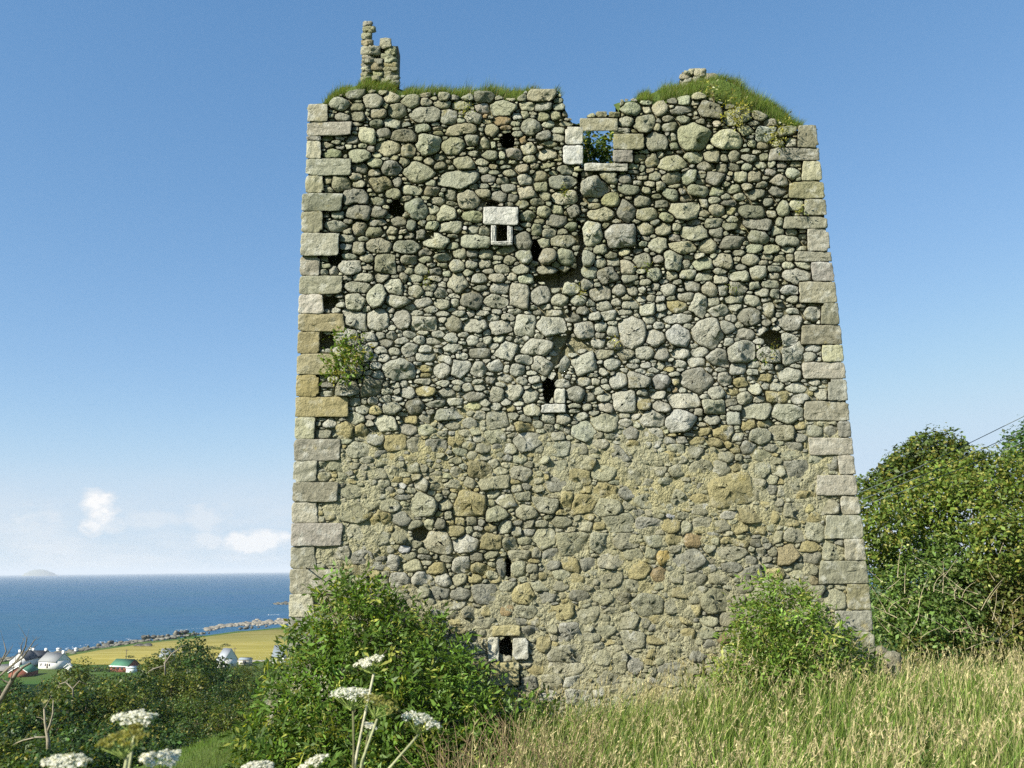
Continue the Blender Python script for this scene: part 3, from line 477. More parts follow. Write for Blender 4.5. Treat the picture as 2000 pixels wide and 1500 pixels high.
# --- grow every stone until it meets its neighbours
best = np.full((HH, WW), 1e3, np.float32); lab = np.full((HH, WW), -1, np.int32); second = best.copy()
for i, s in enumerate(seeds):
    R = max(s[2], s[3]) * 1.3 + 9; wy, wx = window(s[0], s[1], R, R)
    d = ((shape_fn(s, gx[wy, wx], gy[wy, wx]) - 1) * min(s[2], s[3])).astype(np.float32)
    b = best[wy, wx]; lower = d < b
    second[wy, wx] = np.where(lower, b, np.minimum(second[wy, wx], d))
    lab[wy, wx] = np.where(lower, i, lab[wy, wx]); best[wy, wx] = np.where(lower, d, b)
grow = 6.5 + 2.0 * vnoise((HH, WW), 25, 51)
lab[(best > grow) | ~inside] = -1
lab[(second - best) < .6 + (1 - FILL) * np.clip(.8 + 1.6 * vnoise((HH, WW), 30, 52), .1, 2.4)] = -1
def outlines(ids, N):
    """radius of each stone along N directions, clipped by its neighbours"""
    cx = np.array([seeds[i][0] for i in ids]); cy = np.array([seeds[i][1] for i in ids]); rm = np.array([max(seeds[i][2], seeds[i][3]) * 1.4 + 9 for i in ids])
    th = np.arange(N) * 2 * math.pi / N
    R = np.zeros((len(ids), N)); alive = np.ones_like(R, bool); step = .5; r = 0.0
    idc = np.asarray(ids)[:, None]
    while alive.any() and r < rm.max():
        r += step
        X = np.round(cx[:, None] + r * np.cos(th) - X0).astype(int); Y = np.round(cy[:, None] + r * np.sin(th) - Y0).astype(int)
        ok = (X >= 0) & (X < WW) & (Y >= 0) & (Y < HH)
        L_ = np.where(ok, lab[np.clip(Y, 0, HH - 1), np.clip(X, 0, WW - 1)], -2)
        hit = (L_ == idc) | (r < 1.2)
        alive &= hit & (r < rm[:, None]); R[alive] = r
    R = np.maximum(R, 1.2)
    med = np.median(R, axis=1, keepdims=True)
    R = np.minimum(R, 1.9 * med + 3)
    return cx, cy, th, .9 * R + .05 * np.roll(R, 1, 1) + .05 * np.roll(R, -1, 1)
BASECOL = {'': (.315, .311, .212), 'w': (.40, .39, .315), 'W': (.42, .415, .37), 'y': (.35, .305, .14), 'o': (.31, .20, .085), 'O': (.35, .245, .06), 'b': (.275, .272, .21),
           'd': (.13, .135, .12), 'n': (.27, .22, .12), 'q': (.39, .375, .27)}
def stone_tint(col, cx, cy):
    r = rng.random
    c = np.array(BASECOL[col]); c = c * math.exp(rng.normal(0, .19))
    m = float(fill_map(cx, cy))
    if col == '':
        c = c * np.array([1 + rng.normal(0, .035), 1, 1 + rng.normal(0, .07)])
        pale = math.exp(-((cy - 690) / 140) ** 2)                     # paler, lichen-crusted middle band
        c = c * (1 - .72 * pale) + np.array([.45, .448, .38]) * .72 * pale * math.exp(rng.normal(0, .10))
        if cy > 820:
            k = .55 * sstep(800, 980, cy); c = c * (1 - k) + np.array([.33, .318, .215]) * k * math.exp(rng.normal(0, .12))
            u = r()
            if u < .10: c = np.array([.345, .305, .155])
            elif u < .22: c = np.array([.265, .262, .205])
        elif r() < .08: c = np.array([.245, .24, .185])
    if col in 'byondO' and col: c = c * .6 + np.array([.33, .31, .195]) * .4
    c = c * .95
    al = np.clip(.35 + .6 * math.exp(-((cy - 700) / 170) ** 2) + rng.normal(0, .25), .05, 1)
    if col in 'wW' and col: al = 1.0
    return np.r_[np.clip(c, .03, .44), al]
def stone_shell(cx, cy, th, R, prot, base, back, pw, tint, S, seedr, facet=5, tilt=.13, rough=.05, ybase=WALL):
    """vertex arrays of M stones at once: side wall into the masonry, then rings rising to the face"""
    M, N = R.shape; V = []
    dirx, diry = np.cos(th), np.sin(th)
    ph = seedr.uniform(0, 6.28, (M, 5)); ka = seedr.uniform(0, 6.28, (M, 5)); kf = seedr.uniform(.8, 3.2, (M, 5))
    Rm = R.mean(1); sizem = Rm * .0086
    tx, tz = seedr.normal(0, tilt, M), seedr.normal(0, tilt, M)
    fa = seedr.uniform(0, 6.28, (M, facet)); fs = seedr.uniform(.25, 1.1, (M, facet)); fo = seedr.uniform(.0, .9, (M, facet))
    def ring(s):
        px = cx[:, None] + s * R * dirx; py = cy[:, None] + s * R * diry
        u = s * R * dirx / Rm[:, None]; v = s * R * diry / Rm[:, None]
        h = (np.maximum(0, 1 - s ** pw) ** (1 / pw))[:, None] * np.ones_like(R)
        for k in range(facet):
            pl = .95 + (fo[:, k, None] * .6 - (u * np.cos(fa[:, k, None]) + v * np.sin(fa[:, k, None]))) * fs[:, k, None]
            h = np.minimum(h, np.maximum(pl, .05))
        H = prot[:, None] * h
        wv = 0
        for k in range(5):
            wv = wv + np.sin((u * np.cos(ka[:, k, None]) + v * np.sin(ka[:, k, None])) * kf[:, k, None] * 2.2 + ph[:, k, None])
        H = H + (wv * rough * .4 + u * tx[:, None] - v * tz[:, None]) * sizem[:, None] * (.35 + .65 * (s < .99))
        return px, py, H
    for s, kind in [(1.0, 'back')] + [(s, '') for s in S]:
        px, py, H = ring(s)
        y = ybase + base[:, None] - H
        if kind == 'back': y = ybase + base[:, None] + back[:, None] + 0 * H
        elif s < .99:                                            # break the rings up into irregular facets
            jt = .02 if s > .9 else .07
            px = px + seedr.normal(0, jt, px.shape) * Rm[:, None]; py = py + seedr.normal(0, jt, px.shape) * Rm[:, None]
            y = y + seedr.normal(0, .016 * s, px.shape) * sizem[:, None]
        V.append(on_wall(px.ravel(), py.ravel(), y.ravel()).reshape(M, N, 3))
    c = V[-1].mean(1, keepdims=True)                            # centre vertex
    bk = V[0].mean(1, keepdims=True)
    V = np.concatenate([np.stack(V, 1).reshape(M, -1, 3), c, bk], 1)
    nr = len(S) + 1; j = np.arange(N); j2 = (j + 1) % N; F4 = []
    for k in range(nr - 1):
        F4.append(np.stack([k * N + j, k * N + j2, (k + 1) * N + j2, (k + 1) * N + j], 1))
    F4 = np.concatenate(F4); ci = nr * N
    F3 = np.concatenate([np.stack([(nr - 1) * N + j, (nr - 1) * N + j2, np.full(N, ci)], 1), np.stack([j2, j, np.full(N, ci + 1)], 1)])
    T = np.repeat(np.asarray(tint)[:, None], V.shape[1], 1)
    return V, F4, F3, T
def stone_params(ids):
    P, B, K = [], [], []
    for i in ids:
        s = seeds[i]; m = float(fill_map(s[0], s[1])); size = 2 * min(s[2], s[3]) * .0086
        p = size * (.28 * (1 - m) + .10 * m) * rng.uniform(.7, 1.25)
        P.append(np.clip(p, .025, .15)); B.append(.06 * (1 - m) + .036 * m + rng.normal(0, .018 * (1 - m) + .006))
        K.append(.22 if s[1] > 260 else .30)
    return np.array(P), np.array(B), np.array(K)
area = np.array([s[2] * s[3] for s in seeds])
order = [int(i) for i in np.argsort(-area)]
big = order[:300]; small = [i for i in order[300:]]
tb = on_wall(np.array([1130.0]), np.array([1400.0]))[0]
tower = empty('ruined_tower', (tb[0], WALL + .6, tb[2] - .5))
props(tower, 'tall ruined tower of grey rubble stone with pale dressed corner stones', 'tower')
sr_ = np.random.default_rng(77)
N = 24; S = (1.0, .93, .76, .52, .25)
cx, cy, th, R = outlines(big, N); P, B, K = stone_params(big)
pw = np.array([5.0 + 2.6 * float(fill_map(a, b)) + rng.uniform(0, .8) for a, b in zip(cx, cy)])
V, F4, F3, T = stone_shell(cx, cy, th, R, P, B, K, pw, [stone_tint(seeds[i][10], seeds[i][0], seeds[i][1]) for i in big], S, sr_)
for k in range(len(big)):
    obj('stone', V[k], [F4, F3], M_STONE, tower, False, T[k])
# the rest of the rubble, one part
N = 16; S = (1.0, .88, .5)
mb = MB()
cx, cy, th, R = outlines(small, N); P, B, K = stone_params(small)
pw = np.array([5.0 + 2.6 * float(fill_map(a, b)) + rng.uniform(0, 1.5) for a, b in zip(cx, cy)])
V, F4, F3, T = stone_shell(cx, cy, th, R, P, B, K, pw, [stone_tint(seeds[i][10], seeds[i][0], seeds[i][1]) for i in small], S, sr_, 4, .22, .07)
M_, nv = V.shape[:2]; off = (np.arange(M_) * nv)[:, None, None]
o = obj('small_rubble', V.reshape(-1, 3), [(F4[None] + off).reshape(-1, 4), (F3[None] + off).reshape(-1, 3)], M_STONE, tower, False, T.reshape(-1, 4))
props(o, kind='stuff')
print('stones', NS, 'small', len(small))

# --- dressed blocks
def block(name, xs, y0, y1, col, proud, depth, seed, jag=1.0, yb=WALL, tint=None, parent=None, rnd=.12):
    """rounded rectangular block given by its corner pixels: xs=(x left top, x right top, x right bottom, x left bottom)"""
    r = np.random.default_rng(seed); n = 7
    xl0, xr0, xr1, xl1 = xs; t = np.linspace(0, 1, n, endpoint=False)
    P_ = np.concatenate([np.c_[xl0 + (xr0 - xl0) * t, y0 + 0 * t], np.c_[xr0 + (xr1 - xr0) * t, y0 + (y1 - y0) * t],
                         np.c_[xr1 + (xl1 - xr1) * t, y1 + 0 * t], np.c_[xl1 + (xl0 - xl1) * t, y1 + (y0 - y1) * t]])
    cxx, cyy = P_.mean(0); P_ = P_ + r.normal(0, .45 * jag, P_.shape)
    for c4 in (0, n, 2 * n, 3 * n): P_[c4] += (np.array([cxx, cyy]) - P_[c4]) / np.linalg.norm(np.array([cxx, cyy]) - P_[c4]) * r.choice([.6, 1.2, 2.5, 6.0], p=[.3, .35, .25, .1]) * jag
    d = P_ - [cxx, cyy]; NN = len(P_); V_ = []; mn = min(y1 - y0, xr0 - xl0)
    hx, hy = max(xr0 - xl0, 4) / 2, (y1 - y0) / 2
    ins = [(0, 0, 'b'), (0, .010, ''), (1.0, .002, ''), (3.0, 0, ''), (.45 * min(hx, hy), 0, ''), (.75 * min(hx, hy), 0, '')]
    ph = r.uniform(0, 6.28, 8); am = r.normal(0, .0035, 8); tx, tz = r.normal(0, .00012, 2)
    for inset, dep, kd in ins:
        q = np.c_[d[:, 0] * (1 - inset / hx), d[:, 1] * (1 - inset / hy)] + [cxx, cyy]
        wob = sum(am[k] * np.sin(q[:, 0] * .11 * (k % 4 + 1) * math.cos(k) + q[:, 1] * .13 * (k % 3 + 1) * math.sin(k + 1) + ph[k]) for k in range(8))
        y = yb - proud + dep + wob + (q[:, 0] - cxx) * tx
        if kd: y = np.full(NN, yb + depth)
        V_.append(on_wall(q[:, 0], q[:, 1], y))
    nr = len(ins); V_ = np.concatenate(V_ + [V_[-1].mean(0, keepdims=True), V_[0].mean(0, keepdims=True)])
    j = np.arange(NN); j2 = (j + 1) % NN
    F4_ = np.concatenate([np.stack([k * NN + j, k * NN + j2, (k + 1) * NN + j2, (k + 1) * NN + j], 1) for k in range(nr - 1)])
    F3_ = np.concatenate([np.stack([(nr - 1) * NN + j, (nr - 1) * NN + j2, np.full(NN, nr * NN)], 1), np.stack([j2, j, np.full(NN, nr * NN + 1)], 1)])
    tt = tint if tint is not None else stone_tint(col, cxx, cyy)
    if tint is not None: tt = np.r_[tt[:3] * .64, tt[3:]]
    if tint is None and col == 'q': tt = np.r_[np.array(BASECOL['q']) * .64 * math.exp(r.normal(0, .17)) * [1, 1 + r.normal(0, .025), 1 + r.normal(0, .08)], .6]
    return obj(name, V_, [F4_, F3_], M_DRESSED, parent or tower, True, np.tile(tt, (len(V_), 1)))
QCOL = {691: (.42, .38, .23), 732: (.40, .34, .16), 776: (.42, .365, .19), 613: (.40, .35, .20), 648: (.38, .33, .18)}
for k, (y0, y1, xi) in enumerate(QUOIN_L):
    c = QCOL.get(y0); c = None if c is None else np.r_[c, .3]
    jj = rng.uniform(-3, 3)
    block('quoin', (float(edge_l(y0 + 1)), xi + jj, xi - jj, float(edge_l(y1 - 1))), y0 - .3, y1 + .6, 'q', .02 + rng.normal(0, .010) + (.03 if y0 > 376 and y0 < 460 else 0), .42, 100 + k, 1.1, tint=c)
for k, (y0, y1, xi) in enumerate(QUOIN_R):
    jj = rng.uniform(-3, 3); c = None
    if y0 in (708, 855, 890, 928): c = np.r_[.47, .44, .35, .3]
    block('quoin', (xi + jj, float(edge_r(y0 + 1)), float(edge_r(y1 - 1)), xi - jj), y0 - .3, y1 + .6, 'q', .02 + rng.normal(0, .010), .42, 200 + k, 1.1, tint=c)
for k, (x0, x1, y0, y1, c, pr, dp, nm) in enumerate(DRESSED):
    block(nm, (x0, x1, x1, x0), y0, y1, c, pr, dp, 300 + k, 1.0 if x1 - x0 > 15 else .4)
mbs = MB(); st = on_wall(np.array([603., 606.]), np.array([1111., 1112.]), WALL + .05)
mbs.tube([st[0], st[0] + [.02, -.2, .0], st[0] + [.05, -.42, .03]], [.012, .011, .006], 6, np.array([.10, .08, .05, 1]))
mbs.build('twig', M_BARK, tower)

# --- mortar core: one relief surface behind the stones
G = 3
cxs = np.arange(X0 + 4, X0 + WW - 4, G); cys = np.arange(Y0 + 20, 1476, G)
CX, CY = np.meshgrid(cxs, cys)
sub = (CY - Y0, CX - X0); f = FILL[sub]
nz = (.5 * vnoise((HH, WW), 18, 21) + .5 * vnoise((HH, WW), 8, 22) + .35 * vnoise((HH, WW), 60, 23))[sub]
dep = .16 * (1 - f) + .026 * f + nz * (.035 * (1 - f) + .045 * f) + deep[sub]
inq = (CX < edge_l(CY) + 5) | (CX > edge_r(CY) - 5)
tl = top_line(CX) + 9
ok = (CX > edge_l(CY) + 4) & (CX < edge_r(CY) - 4)
CYc = np.maximum(CY, tl)                                  # clamp the top row to the broken wall head
PV = on_wall(CX.ravel().astype(float), CYc.ravel().astype(float), (WALL + dep).ravel())
hgt, wid = CX.shape; idx = np.arange(hgt * wid).reshape(hgt, wid)
quad = np.stack([idx[:-1, :-1], idx[1:, :-1], idx[1:, 1:], idx[:-1, 1:]], -1)
keep = ok[:-1, :-1] & ok[1:, 1:] & (CY[1:, 1:] > tl[1:, 1:])
midx, midy = CX[:-1, :-1] + G / 2, CY[:-1, :-1] + G / 2
keep &= ~((midx > WIN[0] - 3) & (midx < WIN[1] + 3) & (midy > WIN[2] - 4) & (midy < WIN[3]))
mcol = np.array([.19, .175, .105])[None] * (1 - f.ravel()[:, None]) + np.array([.33, .316, .205])[None] * f.ravel()[:, None]
yel = np.clip(vnoise((HH, WW), 70, 31)[sub].ravel() * 1.2 + .1, 0, 1)[:, None] * sstep(700, 900, CY).ravel()[:, None]
mcol = mcol * (1 - .5 * yel) + np.array([.36, .32, .15]) * .5 * yel
mcol = mcol * .88; used = np.zeros(len(PV), bool); qk = quad[keep]; used[qk.ravel()] = True
remap = np.cumsum(used) - 1
obj('mortar_face', PV[used], [remap[qk]], M_MORTAR, tower, True, np.hstack([mcol, .15 + .6 * f.reshape(-1, 1)])[used])
# --- wall head: from the broken front edge back over the thickness of the wall
hx_ = np.arange(598, 1600, 4).astype(float)
thick = np.where((hx_ > 1098) & (hx_ < 1212), .30, 1.25)
front = on_wall(hx_, top_line(hx_) + 8, np.full_like(hx_, WALL + .12))
rows = [front]
for fr in (.12, .4, 1.0):
    y = WALL + .12 + fr * (thick - .12)
    ty = turf_line(hx_) if fr < 1 else turf_line(hx_) + 4
    pz = on_wall(hx_, ty + (4 if fr < .2 else 0) + 2.5 * vnoise((1, len(hx_)), 6, int(fr * 50))[0], y)
    pz[:, 0] = front[:, 0]; rows.append(pz)
base_z = tb[2] - 1.0
bk = rows[-1].copy(); bk[:, 2] = base_z; rows.append(bk)
HV = np.concatenate(rows); nh = len(hx_); ii = np.arange(nh - 1)
HF = np.concatenate([np.stack([k * nh + ii, k * nh + ii + 1, (k + 1) * nh + ii + 1, (k + 1) * nh + ii], 1) for k in range(len(rows) - 1)])
# leave the window open in the thin stretch of wall
HF = HF[~((HF[:, 0] // nh == len(rows) - 2) & (hx_[HF[:, 0] % nh] > 1090) & (hx_[HF[:, 0] % nh] < 1216))]
soil = np.tile(np.array([.085, .125, .028, .0]), (len(HV), 1))
obj('wall_head', HV, [HF], M_MORTAR, tower, True, soil)
# the wall continues below the window sill, and the other three walls and the vault behind
mbw = MB(); stc = np.array([.25, .22, .14, .3])
wl = on_wall(np.array([1090., 1216.]), np.array([330., 330.])); zs = wl[0, 2] - .12
mbw.box(wl[0, 0], wl[1, 0], WALL + .30, WALL + 1.25, base_z, zs, stc)
mbw.build('wall_core', M_MORTAR, tower)
xl = float(on_wall(np.array([568.]), np.array([900.]))[0, 0]); xr = float(on_wall(np.array([1668.]), np.array([900.]))[0, 0])
ztop = float(on_wall(np.array([601.]), np.array([300.]))[0, 2])
for x0, x1, y0, y1, z1 in ((xl + .05, xl + 1.2, WALL + .40, WALL + 7.5, ztop), (xr - 1.25, xr - .15, WALL + .40, WALL + 3.0, ztop - 1.5), (xl + 1.25, xr - 1.3, WALL + 6.4, WALL + 7.5, ztop - 5.6)):
    m2 = MB(); nx, nz_ = 24, 40
    m2.box(x0, x1, y0, y1, base_z - 2, z1, stc); m2.build('side_wall', M_MORTAR, tower)
m2 = MB(); m2.box(xl + 1.25, xr - 1.3, WALL + 1.3, WALL + 3.4, zs - 1.6, zs - .9, np.array([.14, .13, .06, .1])); m2.build('vault', M_MORTAR, tower)

# --- chimney stumps on the wall head
def stump(boxes, ox, oy, sc, yb, name, label, corebox):
    e = corebox; p0 = on_wall(np.array([e[0], e[2]], float), np.array([e[1], e[3]], float), yb + .12)
    mbk = MB(); mbk.box(p0[0, 0], p0[1, 0], yb + .10, yb + .42, p0[1, 2], p0[0, 2], np.array([.16, .14, .09, .1]))
    core = mbk.build(name, M_MORTAR, tower); props(core, label=label)
    for k, (x0, y0, x1, y1, c) in enumerate(boxes):
        ax, bx, ay, by = ox + x0 / sc - 1, ox + x1 / sc + 1, oy + y0 / sc - .8, oy + y1 / sc + .8
        cxx, cyy = np.array([(ax + bx) / 2]), np.array([(ay + by) / 2]); N = 18; th_ = np.arange(N) * 2 * math.pi / N
        e_ = 5.5; u, v = np.cos(th_), np.sin(th_)
        rad = 1 / ((np.abs(u) / ((bx - ax) / 2)) ** e_ + (np.abs(v) / ((by - ay) / 2)) ** e_) ** (1 / e_)
        rad = rad[None] * (1 + sr_.normal(0, .05, (1, N)))
        Vs, f4, f3, Ts = stone_shell(cxx, cyy, th_, rad, np.array([.07 + sr_.uniform(0, .05)]), np.array([.05]), np.array([.30 + sr_.uniform(0, .1)]), np.array([4.5]),
                                     [stone_tint(c, cxx[0], 250)], (1.0, .9, .65, .3), sr_, 3, .15, .05, yb)
        obj('stone', Vs[0], [f4, f3], M_STONE, core, False, Ts[0])
stump([(497, 72, 556, 104, 'w'), (495, 103, 580, 148, ''), (487, 146, 556, 192, ''), (487, 192, 562, 232, 'n'), (484, 232, 608, 294, 'q'), (487, 290, 580, 318, ''), (487, 316, 594, 344, 'b'),
       (487, 341, 566, 372, ''), (487, 370, 560, 388, ''), (487, 386, 584, 406, ''), (485, 403, 556, 434, ''), (484, 432, 552, 472, ''), (546, 343, 636, 392, 'n'), (566, 316, 625, 348, ''),
       (560, 398, 628, 428, ''), (552, 425, 620, 460, ''), (608, 182, 680, 248, 'b'), (642, 236, 714, 288, ''), (612, 283, 720, 316, ''), (634, 312, 722, 343, ''), (628, 338, 724, 374, 'y'),
       (622, 370, 730, 398, ''), (618, 395, 732, 428, ''), (616, 424, 737, 458, ''), (640, 454, 737, 492, ''), (580, 440, 650, 480, '')],
      560, 20, 3.3333, WALL + .45, 'chimney_stump', 'tall broken stump of thin slabs above the turf', (708, 92, 776, 172))
stump([(925, 150, 985, 180, ''), (985, 115, 1030, 150, ''), (1020, 112, 1096, 165, ''), (930, 172, 1000, 205, 'w'), (960, 176, 1022, 212, 'y'), (934, 200, 1010, 236, ''), (1015, 160, 1085, 230, ''), (1085, 145, 1170, 195, ''), (955, 128, 1000, 160, '')],
      1050, 100, 3.3333, WALL + .55, 'masonry_stump', 'low stump of rubble beside the turf hump', (1332, 142, 1378, 185))
# ------------------------------------------------------------------ land and sea
PLAIN = EYE - 42.5; SEA = EYE - 46.0
def fall(t): return np.interp(t, [0, 1.5, 4, 15, 100, 200], [0, .5, 1.9, 7.0, 19, 40.05])
def ground0(x, y):
    """height of the hill the tower stands on"""
    x = np.asarray(x, float); y = np.asarray(y, float)
    b = np.interp(x, [-4, .6, 2.5, 4.3, 12, 60], [-2.45, -2.55, -2.3, -2.05, -1.9, 2.0])
    w = sstep(3.5, 9, y); z = -1.7 * (1 - w) + b * w
    z = z - .11 * np.maximum(0, y - 12.0) * sstep(4, 7, x) * (y < 200)
    xc = np.where(y < 14, -4.4 - .15 * np.maximum(0, 8 - y), -4.4 + .6 * np.maximum(0, y - 14))
    t = xc - x
    k = sstep(0, 12, t)
    z = z * (1 - k) + (-2.45) * k - fall(np.maximum(t, 0))
    return z + EYE
cpx = np.array([-600, -200, 0, 100, 190, 280, 370, 480, 563, 700, 900]); cpy = np.array([1370, 1318, 1294, 1278, 1265, 1253, 1243.5, 1230.5, 1223.5, 1212, 1200])
cpt = on_level(cpx, cpy, PLAIN); caz = np.arctan2(cpt[:, 0], cpt[:, 1]); cdist = np.hypot(cpt[:, 0], cpt[:, 1])
def coast(az): return np.where(np.abs(az) > 2.6, 4000, np.interp(az, np.r_[-2.6, -1.4, caz, .4, .8], np.r_[700, 480, cdist, 1800, 4000]))
def ground(x, y):
    z = ground0(x, y); r = np.hypot(x, y); d = r - coast(np.arctan2(x, y))
    return np.where(d > 0, np.maximum(z - np.minimum(d * .09, 14), SEA - 8), z)
na, nr_ = 260, 150
A = np.concatenate([np.linspace(-1.1, 1.0, 200), np.linspace(1.0, 2 * math.pi - 1.1, 61)[1:]])[:-1]
Rr = np.concatenate([[0.0], np.geomspace(.8, 2600, nr_)])
AA, RR = np.meshgrid(A, Rr); TX, TY = RR * np.sin(AA), RR * np.cos(AA)
TZ = ground(TX, TY)
nA = len(A); TI = np.arange(TX.size).reshape(TX.shape); TQ = np.stack([TI[:-1], np.roll(TI, -1, 1)[:-1], np.roll(TI, -1, 1)[1:], TI[1:]], -1).reshape(-1, 4)
mg = Mat('hill_grass', .95, .1)
n1 = mg.noise(.9, 5, .6); n2 = mg.noise(.02, 4, .6); n3 = mg.noise(14.0, 4, .7)
c = mg.mix(mg.ramp(n1, .35, .65), rgb(.055, .10, .017), rgb(.10, .13, .028))
c = mg.mix(mg.ramp(n2, .4, .6), c, rgb(.045, .11, .017)); c = mg.mix(mg.math('MULTIPLY', n3, .6), c, rgb(.05, .08, .02))
mg.color(c); mg.bump(n3, .8, .05)
props(obj('ground', np.stack([TX, TY, TZ], -1), [TQ], mg.m, None, True, origin=np.zeros(3)), 'grassy hillside falling away to the coastal plain', kind='structure')
# sea
ms = Mat('sea_water', .55, .12); sp_ = ms.nd('ShaderNodeMapping'); sp_.inputs['Scale'].default_value = (.05, .16, 1); sp_.inputs['Rotation'].default_value = (0, 0, .25)
ms.L.new(ms.pos(), sp_.inputs[0])
w1 = ms.noise(1.0, 7, .62, sp_.outputs[0], .4); w2 = ms.noise(.0035, 3, .5)
cs = ms.mix(ms.ramp(w1, .3, .7), rgb(.014, .066, .145), rgb(.034, .112, .205))
cs = ms.mix(ms.math('MULTIPLY', ms.ramp(w2, .35, .65), .4), cs, rgb(.030, .105, .145))
foam = ms.ramp(ms.noise(.9, 6, .7, sp_.outputs[0]), .735, .78); cs = ms.mix(ms.math('MULTIPLY', foam, .5), cs, rgb(.6, .65, .66))
ms.color(cs); ms.bump(w1, .55, 1.6)
ra = np.geomspace(150, 60000, 40); aa = np.linspace(-math.pi, math.pi, 97)[:-1]
SX = np.concatenate([[0], (ra[:, None] * np.sin(aa)).ravel()]); SY = np.concatenate([[0], (ra[:, None] * np.cos(aa)).ravel()])
n_ = len(aa); kk = 1 + np.arange(39)[:, None] * n_ + np.arange(n_)[None]; kn = 1 + np.arange(39)[:, None] * n_ + (np.arange(n_)[None] + 1) % n_
props(obj('sea', np.c_[SX, SY, np.full(len(SX), SEA)], [np.stack([kk, kn, kn + n_, kk + n_], -1).reshape(-1, 4), np.stack([np.zeros(n_, int), 1 + (np.arange(n_) + 1) % n_, 1 + np.arange(n_)], 1)], ms.m, None, True, origin=np.array([0, 0, SEA])),
      'deep blue open sea under the horizon', kind='structure')
def sheet(name, px, py, z, mat, label, thick=.12):
    P_ = on_level(np.array(px, float), np.array(py, float), z); n = len(P_)
    Q_ = P_.copy(); Q_[:, 2] -= thick
    j = np.arange(n); j2 = (j + 1) % n
    o_ = obj(name, np.r_[P_, Q_], [np.arange(n)[None], np.stack([j, j + n, j2 + n, j2], 1)], mat)
    return props(o_, label, kind='structure')
mf = Mat('ripe_field', .95, .1); mp = mf.nd('ShaderNodeMapping'); mp.inputs['Scale'].default_value = (.03, .16, 1); mp.inputs['Rotation'].default_value = (0, 0, -.5); mf.L.new(mf.pos(), mp.inputs[0])
f1 = mf.noise(1.0, 5, .6, mp.outputs[0]); f2 = mf.noise(.012, 4, .6); f3 = mf.noise(1.2, 3)
cf = mf.mix(mf.ramp(f1, .3, .7), rgb(.155, .135, .03), rgb(.24, .21, .065)); cf = mf.mix(mf.math('MULTIPLY', mf.ramp(f2, .42, .66), .65), cf, rgb(.15, .145, .035))
cf = mf.mix(mf.math('MULTIPLY', f3, .3), cf, rgb(.14, .125, .03)); mf.color(cf)
sheet('barley_field', [120, 190, 280, 370, 480, 563, 760, 900, 760, 563, 400, 165, 120], [1284, 1270.5, 1257.5, 1247.5, 1234, 1227, 1216, 1280, 1291, 1291, 1296, 1298, 1292], PLAIN + .3, mf.m, 'golden ripe field behind the rocky shore')
mgr = simple('mown_pasture', (.065, .14, .018), .9, .1, .3, .3)
sheet('pasture', [-60, 90, 110, 60, -60], [1338, 1336, 1345, 1392, 1400], PLAIN + .3, mgr, 'bright green pasture below the woods', .5)
mrd = simple('pale_gravel', (.30, .28, .24), .95, .1, .3, .4)
sheet('road', [440, 540, 700, 700, 540, 440], [1290.3, 1288.5, 1286, 1288.2, 1290.8, 1292.8], PLAIN + .5, mrd, 'pale road along the field edge')
sheet('beach', [-60, 20, 60, 60, 20, -60], [1304, 1296, 1300, 1306, 1309, 1314], PLAIN + .5, mrd, 'grey gravel beach beside the cottages')
# faint island far out at sea
ip = on_level(np.array([78.0]), np.array([1123.4]), SEA)[0]
def at_dist(px, dist, z):
    d = rays(np.array([px]), np.array([1121.0]))[0]; d = d / np.hypot(d[0], d[1]); return np.array([d[0] * dist, d[1] * dist, z])
c0 = at_dist(77, 24000, SEA); th_ = np.arange(28) * 2 * math.pi / 28
Vi = []; hts = [(1.0, -5), (.93, 15), (.72, 70), (.48, 118), (.25, 150), (.04, 155)]
for k, (s_, h_) in enumerate(hts):
    rr_ = 400 * s_ * (1 + .12 * np.sin(3 * th_ + k) + .08 * np.sin(7 * th_ + 2 * k)); Vi.append(np.c_[c0[0] + rr_ * np.cos(th_), c0[1] + rr_ * np.sin(th_), np.full(28, SEA + h_) * 1.0])
j = np.arange(28); j2 = (j + 1) % 28
props(obj('island', np.concatenate(Vi), [np.concatenate([np.stack([k * 28 + j, k * 28 + j2, (k + 1) * 28 + j2, (k + 1) * 28 + j], 1) for k in range(5)]), (140 + j)[None]], simple('island_rock', (.16, .17, .13), .9, .1, .3, .004), None, False),
      'small domed island on the sea horizon', 'island')
ORG_BASE = None

# ------------------------------------------------------------------ shore rocks
def rock_mesh(seed, n=14, m=9, flat=.75, rough=.22):
    r = np.random.default_rng(seed); th = np.arange(n) * 2 * math.pi / n; ph = np.linspace(-math.pi / 2, math.pi / 2, m + 2)[1:-1]
    T_, P_ = np.meshgrid(th, ph); D = np.stack([np.cos(P_) * np.cos(T_), np.cos(P_) * np.sin(T_), np.sin(P_)], -1).reshape(-1, 3)
    rad = np.ones(len(D))
    for k in range(9):
        d = r.normal(size=3); d /= np.linalg.norm(d); rad = np.minimum(rad, r.uniform(.62, .95) / np.maximum(D @ d, .05) if k < 7 else rad)
    for k in range(6):
        d = r.normal(size=3) * 2.4; rad += rough * .3 * np.sin(D @ d * 1.6 + r.uniform(0, 6.3))
    V = D * rad[:, None] * [1, .8, flat]; top = V[-n:].mean(0) * 1.02; bot = V[:n].mean(0)
    j = np.arange(n); j2 = (j + 1) % n
    F = np.concatenate([np.stack([k * n + j, k * n + j2, (k + 1) * n + j2, (k + 1) * n + j], 1) for k in range(m - 1)])
    F3_ = np.concatenate([np.stack([(m - 1) * n + j, (m - 1) * n + j2, np.full(n, m * n)], 1), np.stack([j2, j, np.full(n, m * n + 1)], 1)])
    return np.r_[V, top[None], bot[None]], F, F3_
